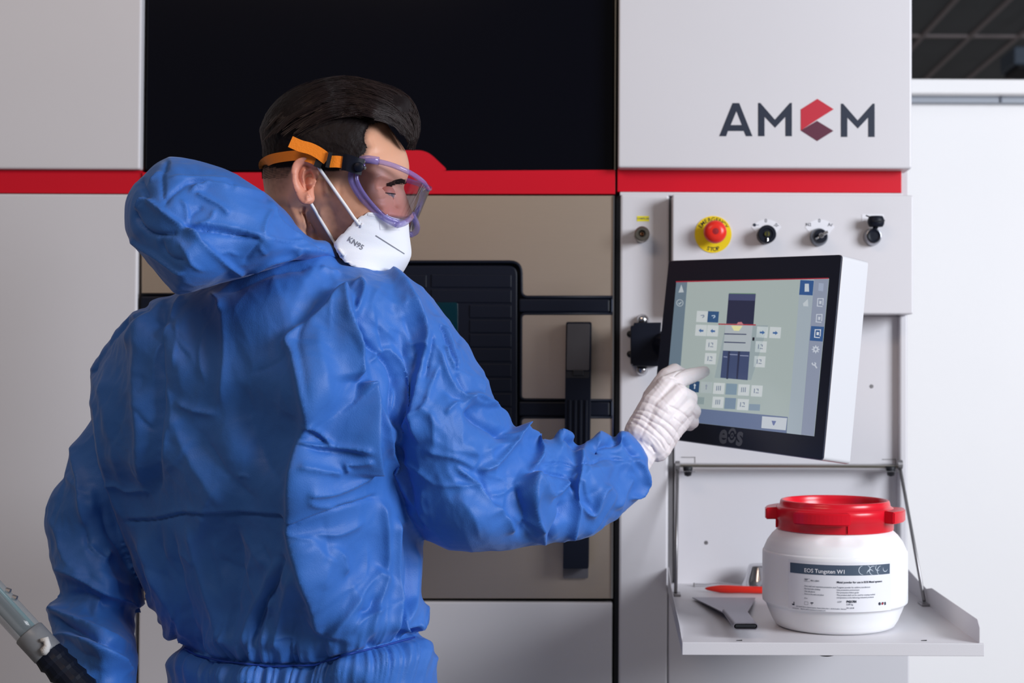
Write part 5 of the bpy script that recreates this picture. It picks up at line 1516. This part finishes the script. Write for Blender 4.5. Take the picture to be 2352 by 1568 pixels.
for cl in range(230):
    s0 = R2.uniform(0.0, 1.55); t0 = R2.uniform(0, .72) if cl % 3 else R2.uniform(.35, .8); ln = R2.uniform(.22, .42)
    lift = R2.uniform(-3, 7) if R2.random() < .8 else R2.uniform(5, 12); swing = R2.uniform(-.06, .05)
    for j in range(15):
        s = s0 + R2.gauss(0, .022); t1 = t0 + R2.gauss(0, .012); l1 = ln * R2.uniform(.8, 1.12)
        ph = R2.gauss(0, 1); r0 = R2.uniform(.00028, .00046); base = len(V); n = 8
        for k in range(n + 1):
            u = k / n; t = min(t1 + l1 * u, 1.0 + .0 * u)
            g = guide(max(0, s + swing * u), t)
            g2 = guide(max(0, s + swing * u), min(t + .02, 1)); tg = g2 - g; L = np.hypot(*tg) or 1; nrm = np.array([tg[1], -tg[0]]) / L
            off = lift * math.sin(math.pi * min(u * .8 + .05, 1)) + ph * (1.2 + 1.2 * u) + (t > .97) * u * 4
            g = g + nrm * off
            sp = max(0, min(s + swing * u, 1.999))
            lat = math.cos(min(sp, 2) * math.pi / 2)
            nar = 1 - .38 * max(0, min(1, (g[0] - 850) / 100))
            y = YHD - .0745 * lat * nar - (.004 if sp < .9 else 0) + ph * .0006
            c = P(g[0], g[1], y); r = r0 * (1 - .75 * u ** 2)
            for a in (0, 2.1, 4.2): V.append((c.x + r * math.cos(a), c.y + r * math.sin(a) * .7, c.z + r * math.sin(a)))
        for k in range(n):
            for a in range(3):
                q = base + k * 3; F.append((q + a, q + (a + 1) % 3, q + 3 + (a + 1) % 3, q + 3 + a))
# short bristles of the faded sides
cand = np.where((mask_h[:n_head] > .62) & (no[:, 1] < .2) & (px[:n_head] < 850) & (py[:n_head] > 285))[0]
for i in R2.sample(list(cand), min(6000, len(cand))):
    c = Vector(co[i]); n_ = Vector(no[i]); L = .0020 + .007 * up[i]
    dr_ = (n_ * .75 + Vector((.25, 0, -.65))).normalized(); base = len(V)
    for k, r in ((0, .00022), (1, .00007)):
        q = c + dr_ * L * k
        for a in (0, 2.1, 4.2): V.append((q.x + r * math.cos(a), q.y, q.z + r * math.sin(a)))
    for a in range(3): F.append((base + a, base + (a + 1) % 3, base + 3 + (a + 1) % 3, base + 3 + a))
sm = bpy.data.meshes.new('hair_strands'); sm.from_pydata(V, [], F)
strm = mat('hair_strand', srgb(40, 28, 27), .36, spec=.4, noise=.5, nscale=90)
tag(link('hair_strands', sm, strm, hair, True), kind='stuff')
# brow
V = bmesh.new()
for k in range(170):
    t = R2.random(); x = 888 + 40 * t; y = 427 - 10 * math.sin(t * 2.0) + R2.uniform(-5, 5)
    a = drape(HB, x, y, .001); c = drape(HB, min(x + 7, 934), y - 1 + R2.uniform(-2, 3), .0015, 1.85)
    tube_bm([a, c], [.0006, .0002], 3, V)
link('eyebrow', V, strm, body)

# ------------------------------------------------------------------ face mask
Cc = spline([(934, 500), (937, 525), (941, 552), (944, 578), (941, 594), (930, 612), (914, 632)], 5)
Ee = spline([(846, 488), (820, 503), (796, 528), (768, 557), (774, 578), (788, 598), (812, 612)], 5)
fm = mat('white_filter_fabric', srgb(232, 232, 238), .75, sss=.06, bump=.15, bscale=900)
nu = 14; b = bmesh.new(); rows = []
for k in range(len(Cc)):
    row = []
    for j in range(-nu, nu + 1):
        u = abs(j) / nu; q = Cc[k] * (1 - u) + Ee[k] * u
        q = q + np.array([0, -1]) * 3.5 * math.sin(math.pi * u) * (1 - k / len(Cc))
        lat = .0775 * math.sin(min(1, u * 1.0) * math.pi / 2) ** .62
        w_ = P(q[0], q[1], YHD - lat); w_.z += .0008 * math.sin(k * 2.1 + u * 7) * u
        if j < 0: w_ = Vector((w_.x, 2 * YHD - w_.y, w_.z))
        row.append(b.verts.new(w_))
    rows.append(row)
for a, c in zip(rows, rows[1:]):
    for j in range(2 * nu): b.faces.new((a[j], a[j + 1], c[j + 1], c[j]))
bmesh.ops.recalc_face_normals(b, faces=b.faces)
mk = link('face_mask', b, fm, pers, True)
tag(mk, 'white folded filter mask')
MB_ = bvh(mk.data)
sol = mk.modifiers.new('t', 'SOLIDIFY'); sol.thickness = .0012; sol.offset = 0
weldm = mat('grey_weld_print', srgb(120, 122, 132), .6); emb = mat('embossed_fold', srgb(214, 214, 222), .6)
def dr_strip(tree, pts, wd, m, name, parent, off=.0012, th=.0006, n=6):
    q = spline(pts, n) if len(pts) > 2 else np.array([np.array(pts[0]) * (1 - t) + np.array(pts[1]) * t for t in np.linspace(0, 1, 9)])
    b = bmesh.new(); A = []
    for i in range(len(q)):
        t = q[min(i + 1, len(q) - 1)] - q[max(i - 1, 0)]; t = t / np.hypot(*t); nr = np.array([-t[1], t[0]]) * wd / 2
        A.append([b.verts.new(drape(tree, *(q[i] + nr), off)), b.verts.new(drape(tree, *(q[i] - nr), off)), b.verts.new(drape(tree, *(q[i] - nr), off - th)), b.verts.new(drape(tree, *(q[i] + nr), off - th))])
    for a, c in zip(A, A[1:]):
        for j in range(4): b.faces.new((a[j], a[(j + 1) % 4], c[(j + 1) % 4], c[j]))
    b.faces.new(A[0]); b.faces.new(A[-1])
    return link(name, b, m, parent)
dr_strip(MB_, [(863, 541), (929, 583)], 2.6, weldm, 'weld_line', mk)
dr_strip(MB_, [(873, 527), (932, 529)], 1.5, emb, 'fold_line', mk)
dr_strip(MB_, [(872, 510), (874, 528)], 1.5, emb, 'fold_line', mk)
dr_strip(MB_, [(845, 492), (868, 497), (900, 504), (932, 506)], 5, emb, 'nose_clip', mk)
dr_strip(MB_, [(914, 628), (940, 598)], 3, emb, 'edge_weld', mk)
def tx(x, y):
    a = math.radians(-33); k = 1800
    return drape(MB_, 817 + (x * math.cos(a) - y * math.sin(a)) * k, 559 - (x * math.sin(a) + y * math.cos(a)) * k, .0014)
text_on('lettering', 'KN95', .0095, tx, weldm, mk, .0001)
elas = mat('white_elastic', srgb(226, 226, 228), .6)
def cord(pts, r, m, name, parent, n=8, flat=None):
    return link(name, tube_bm(pts, r, n, flat=flat), m, parent, True)
p_a = [P(727, 374, 1.778), P(735, 389, 1.780)] + [drape(HB, *q, .003) for q in [(755, 417), (775, 446), (795, 474), (812, 499)]] + [drape(MB_, 826, 517, .002)]
cord(p_a, .0021, elas, 'ear_loop', mk)
p_b = [P(700, 440, 1.795), P(711, 462, 1.790)] + [drape(HB, *q, .003) for q in [(722, 480), (737, 506), (753, 532), (768, 556)]] + [drape(MB_, 780, 575, .002, 1.80), drape(MB_, 790, 586, .003, 1.80)]
cord(p_b, .0021, elas, 'ear_loop', mk)
for x, y in ((824, 512), (830, 518), (784, 584), (791, 588)):
    cord([drape(MB_, x - 3, y + 4, .0012, 1.80), drape(MB_, x + 3, y - 5, .0012, 1.80)], .0013, emb, 'loop_weld', mk, 6)

# ------------------------------------------------------------------ goggles
gg = link('goggles', bmesh.new(), None, pers) if False else None
pur = bpy.data.materials.new('violet_clear_plastic'); pur.use_nodes = True
bs = pur.node_tree.nodes['Principled BSDF']; bs.inputs['Base Color'].default_value = srgb(138, 126, 200); bs.inputs['Roughness'].default_value = .10; bs.inputs['Alpha'].default_value = .46; bs.inputs['Coat Weight'].default_value = .6
cle = bpy.data.materials.new('clear_lens'); cle.use_nodes = True
nt = cle.node_tree; nt.nodes.remove(nt.nodes['Principled BSDF']); out = nt.nodes['Material Output']
tr_ = nt.nodes.new('ShaderNodeBsdfTransparent'); tr_.inputs[0].default_value = (.80, .78, .90, 1)
gl_ = nt.nodes.new('ShaderNodeBsdfGlossy'); gl_.inputs['Roughness'].default_value = .06
fr_ = nt.nodes.new('ShaderNodeFresnel'); fr_.inputs[0].default_value = 1.45
mx = nt.nodes.new('ShaderNodeMixShader')
nt.links.new(fr_.outputs[0], mx.inputs[0]); nt.links.new(tr_.outputs[0], mx.inputs[1]); nt.links.new(gl_.outputs[0], mx.inputs[2]); nt.links.new(mx.outputs[0], out.inputs['Surface'])
def MIR(v): return Vector((v.x, 2 * YHD - v.y, v.z))
def P3(L, n=6): return [P(*q) for q in spline(L, n)]
top = P3([(829, 370, 1.792), (862, 370, 1.790), (900, 379, 1.795), (940, 396, 1.808), (970, 416, 1.835), (983, 434, 1.87)])
topfull = top + [MIR(v) for v in top[::-1][1:]]
fr = link('goggles', tube_bm(topfull, .0034, 12, flat=1.0), pur, pers, True)
tag(fr, 'clear violet-rimmed safety goggles')
bot = P3([(947, 492, 1.87), (940, 503, 1.835), (928, 512, 1.815), (911, 517, 1.806)])
cord(bot + [], .0040, pur, 'lower_rim', fr, 12)
cord([MIR(v) for v in bot], .0040, pur, 'lower_rim', fr, 12)
side = P3([(829, 368, 1.790), (812, 386, 1.789), (806, 410, 1.789), (818, 438, 1.790), (840, 466, 1.793), (868, 492, 1.797), (911, 517, 1.806)])
cord(side, .0038, pur, 'face_seal', fr, 12)
cord([MIR(v) for v in side], .0038, pur, 'face_seal', fr, 12)
side2 = P3([(838, 378, 1.788), (822, 394, 1.786), (820, 414, 1.786), (834, 442, 1.787), (858, 472, 1.790), (888, 499, 1.797), (916, 510, 1.806)])
cord(side2, .0026, pur, 'inner_rim', fr, 10)
cord([P(829, 368, 1.792), P(845, 366, 1.789), P(870, 370, 1.788)], .0055, pur, 'rim_lug', fr, 12)
# lens: side wall and curved front
tt_ = P3([(832, 374, 1.786), (862, 374, 1.786), (900, 383, 1.790), (940, 400, 1.803), (970, 420, 1.832), (983, 437, 1.87)], 4)
bb_ = P3([(822, 400, 1.786), (836, 446, 1.787), (866, 480, 1.790), (905, 506, 1.800), (935, 504, 1.832), (947, 490, 1.87)], 4)
b = bmesh.new(); full = [(a, c) for a, c in zip(tt_, bb_)] + [(MIR(a), MIR(c)) for a, c in list(zip(tt_, bb_))[::-1][1:]]
prev = None
for a, c in full:
    r = [b.verts.new(a.lerp(c, k / 6)) for k in range(7)]
    if prev:
        for k in range(6): b.faces.new((prev[k], prev[k + 1], r[k + 1], r[k]))
    prev = r
link('lens', b, cle, fr, True)
oran = mat('orange_elastic', srgb(242, 132, 22), .6, bump=.4, bscale=500, noise=.04)
def ribbon(name, pts, hw_, m, parent, th=.0016, n=6):
    q = spline(pts, n); b = bmesh.new(); A = []
    for i in range(len(q)):
        t = q[min(i + 1, len(q) - 1)][:2] - q[max(i - 1, 0)][:2]; t = t / (np.hypot(*t) or 1); nr = np.array([-t[1], t[0]]) * hw_
        x, y, Y = q[i]
        A.append([b.verts.new(P(x + s1 * nr[0], y + s1 * nr[1], Y + d)) for s1, d in ((1, 0), (-1, 0), (-1, th), (1, th))])
    for a, c in zip(A, A[1:]):
        for j in range(4): b.faces.new((a[j], a[(j + 1) % 4], c[(j + 1) % 4], c[j]))
    b.faces.new(A[0]); b.faces.new(A[-1])
    return link(name, b, m, parent, False)
ribbon('strap', [(607, 386, 1.872), (606, 376, 1.845), (622, 366, 1.818), (650, 360, 1.797), (684, 357, 1.783), (712, 362, 1.778), (732, 372, 1.777)], 11.5, oran, fr)
bk_ = [P(x, y, YY) for x, y, YY in ((607, 376, 1.875), (640, 365, 1.935), (700, 362, 1.962), (780, 372, 1.963), (829, 378, 1.952))]
b = bmesh.new(); A = []
for q in bk_: A.append([b.verts.new(q + Vector((0, 0, dz))) for dz in (-.006, .006)])
for a, c in zip(A, A[1:]): b.faces.new((a[0], a[1], c[1], c[0]))
link('strap', b, oran, fr)
ribbon('strap_tail', [(667, 325, 1.768), (690, 335, 1.769), (712, 341, 1.770), (732, 351, 1.771), (752, 366, 1.772)], 13.5, oran, fr)
ribbon('strap_end', [(757, 371, 1.773), (774, 371, 1.773), (790, 373, 1.774)], 13.5, oran, fr)
ribbon('buckle', [(751, 366, 1.768), (760, 368, 1.768)], 18, M['seam'], fr, .008)
ribbon('buckle_bar', [(724, 370, 1.774), (740, 376, 1.774)], 12, M['seam'], fr, .004)
ribbon('clip', [(786, 372, 1.772), (800, 374, 1.769), (818, 380, 1.770), (834, 384, 1.774)], 19, M['black_plastic'], fr, .012)
link('clip_knob', lathe_bm([(.006, -.004), (.006, .001), (.005, .002), (0, .0022)], 18, P(824, 383, 1.768), 'Y'), M['black_plastic'], fr, True)
for q in ((836, 372), (838, 386)):
    link('rivet', lathe_bm([(.0022, 0), (.0022, .002), (0, .003)], 12, P(*q, 1.784), 'Y'), M['chrome'], fr)

# ------------------------------------------------------------------ gloves
gm_ = mat('white_latex_glove', srgb(230, 221, 222), .5, sss=.15, bump=.25, bscale=160)
def hand(name, chains, voxel=.0012, sm=5):
    pt = []
    for ch in chains:
        for a, c in zip(ch, ch[1:]):
            pt.append(capsule(P(*a[:3]), P(*c[:3]), a[3] * a[2] / FPX, c[3] * c[2] / FPX))
    return remesh(name, pt, voxel, sm)
rh = hand('glove', [
    [(1436, 1085, 2.06, 26), (1458, 1056, 2.075, 40), (1476, 1020, 2.08, 47)],                                   # wrist
    [(1472, 990, 2.075, 38), (1500, 930, 2.085, 32), (1532, 888, 2.095, 25)],                                  # metacarpals
    [(1488, 1000, 2.075, 40), (1520, 945, 2.08, 34), (1556, 905, 2.09, 26)],
    [(1500, 1012, 2.08, 40), (1536, 962, 2.085, 32), (1572, 932, 2.10, 25)],
    [(1510, 1028, 2.085, 32), (1545, 984, 2.095, 27), (1574, 958, 2.11, 21)],
    [(1528, 886, 2.095, 24), (1553, 874, 2.108, 22), (1583, 864, 2.135, 18.5), (1606, 857, 2.160, 15.5), (1618, 853, 2.178, 13)],     # index
    [(1556, 905, 2.09, 25), (1582, 915, 2.112, 21), (1586, 928, 2.145, 16), (1572, 940, 2.165, 13.5)],                    # middle, curled
    [(1572, 934, 2.10, 24), (1591, 944, 2.122, 19.5), (1588, 958, 2.152, 15.5), (1572, 966, 2.165, 13)],                    # ring
    [(1572, 960, 2.11, 20), (1589, 968, 2.128, 17), (1585, 976, 2.155, 13), (1566, 976, 2.165, 11)],                      # little finger
    [(1478, 985, 2.10, 30), (1500, 915, 2.125, 26), (1530, 866, 2.145, 21), (1549, 851, 2.155, 17), (1568, 858, 2.17, 14)]])                                  # thumb
co = coords(rh); no = normals(rh); px, py = proj(co)
G_ = lambda x, y: (1380 + x / 5.227, 800 + y / 5.227)
GSK = [
 ([(360, 740), (500, 740), (640, 790), (780, 880), (880, 960), (960, 1060)], 16, 12, -1.5, .1),
 ([(350, 775), (480, 790), (620, 880), (760, 960), (880, 1100), (900, 1180)], 14, 12, -1.8, .1),
 ([(340, 820), (480, 850), (600, 930), (740, 1060), (850, 1200)], 14, 12, -1.8, .1),
 ([(330, 870), (440, 900), (560, 990), (700, 1110), (780, 1240)], 14, 12, -1.2, .1),
 ([(300, 925), (360, 905), (440, 915), (540, 980)], 12, 14, -1.6, .1),
 ([(420, 640), (560, 650), (700, 720), (820, 800)], 20, 16, -.9, .2),
 ([(800, 680), (960, 760), (1060, 850), (1060, 920)], 14, 12, -1.4, .15),
 ([(860, 820), (960, 900), (990, 960)], 14, 12, -1.0, .2),
 ([(480, 560), (600, 560), (760, 620)], 20, 20, -.7, .3),
 ([(580, 1160), (620, 1190), (655, 1260)], 12, 14, -1.8, .2),
 ([(740, 330), (880, 360), (920, 395)], 10, 12, -1.0, .15),
 ([(870, 340), (920, 290), (1000, 250)], 8, 10, -1.6, .15),
 ([(900, 400), (960, 450), (1010, 470)], 14, 14, -1.0, .3),
 ([(1085, 560), (1120, 620), (1150, 660)], 14, 14, -.8, .3),
 ([(480, 480), (560, 400), (680, 330)], 30, 30, 1.0, .3),
]
fr_n = np.clip(-no[:, 1] + .3, 0, 1)
dis = strokes(px, py, GSK, G_, 5.227) * fr_n
st = co @ np.array(Matrix.Rotation(math.radians(40), 3, 'Y')).T
cuffk = np.clip((py - 930) / 90, 0, 1)
dis += .0006 * rg(vnoise(st * np.array([190, 60, 40]), 41)) * (.35 + cuffk)
setco(rh, co + no * dis[:, None])
gR = link('glove', rh, gm_, pers, True); tag(gR, 'white latex glove, index finger pointing')
# left hand grips the hose just under the frame
lh = hand('glove', [
    [(236, 1630, 1.785, 42), (232, 1680, 1.775, 42), (226, 1722, 1.765, 44)],
    [(222, 1725, 1.775, 36), (196, 1768, 1.785, 30)], [(232, 1735, 1.765, 36), (214, 1790, 1.775, 30)], [(244, 1735, 1.755, 34), (232, 1800, 1.76, 28)], [(252, 1730, 1.75, 30), (248, 1800, 1.745, 24)],
    [(196, 1768, 1.785, 22), (176, 1782, 1.76, 20), (172, 1770, 1.725, 17), (186, 1752, 1.712, 15)],
    [(214, 1790, 1.775, 22), (198, 1808, 1.755, 20), (194, 1796, 1.72, 17), (206, 1778, 1.708, 15)],
    [(232, 1800, 1.76, 21), (220, 1822, 1.745, 19), (216, 1812, 1.715, 16), (226, 1796, 1.704, 14)],
    [(248, 1800, 1.745, 18), (240, 1828, 1.735, 16), (237, 1822, 1.71, 14), (244, 1808, 1.70, 12)],
    [(212, 1718, 1.755, 26), (180, 1738, 1.735, 22), (172, 1746, 1.71, 18), (184, 1760, 1.70, 16)]], .0018, 4)
tag(link('glove', lh, gm_, pers, True), 'white latex glove gripping the hose')
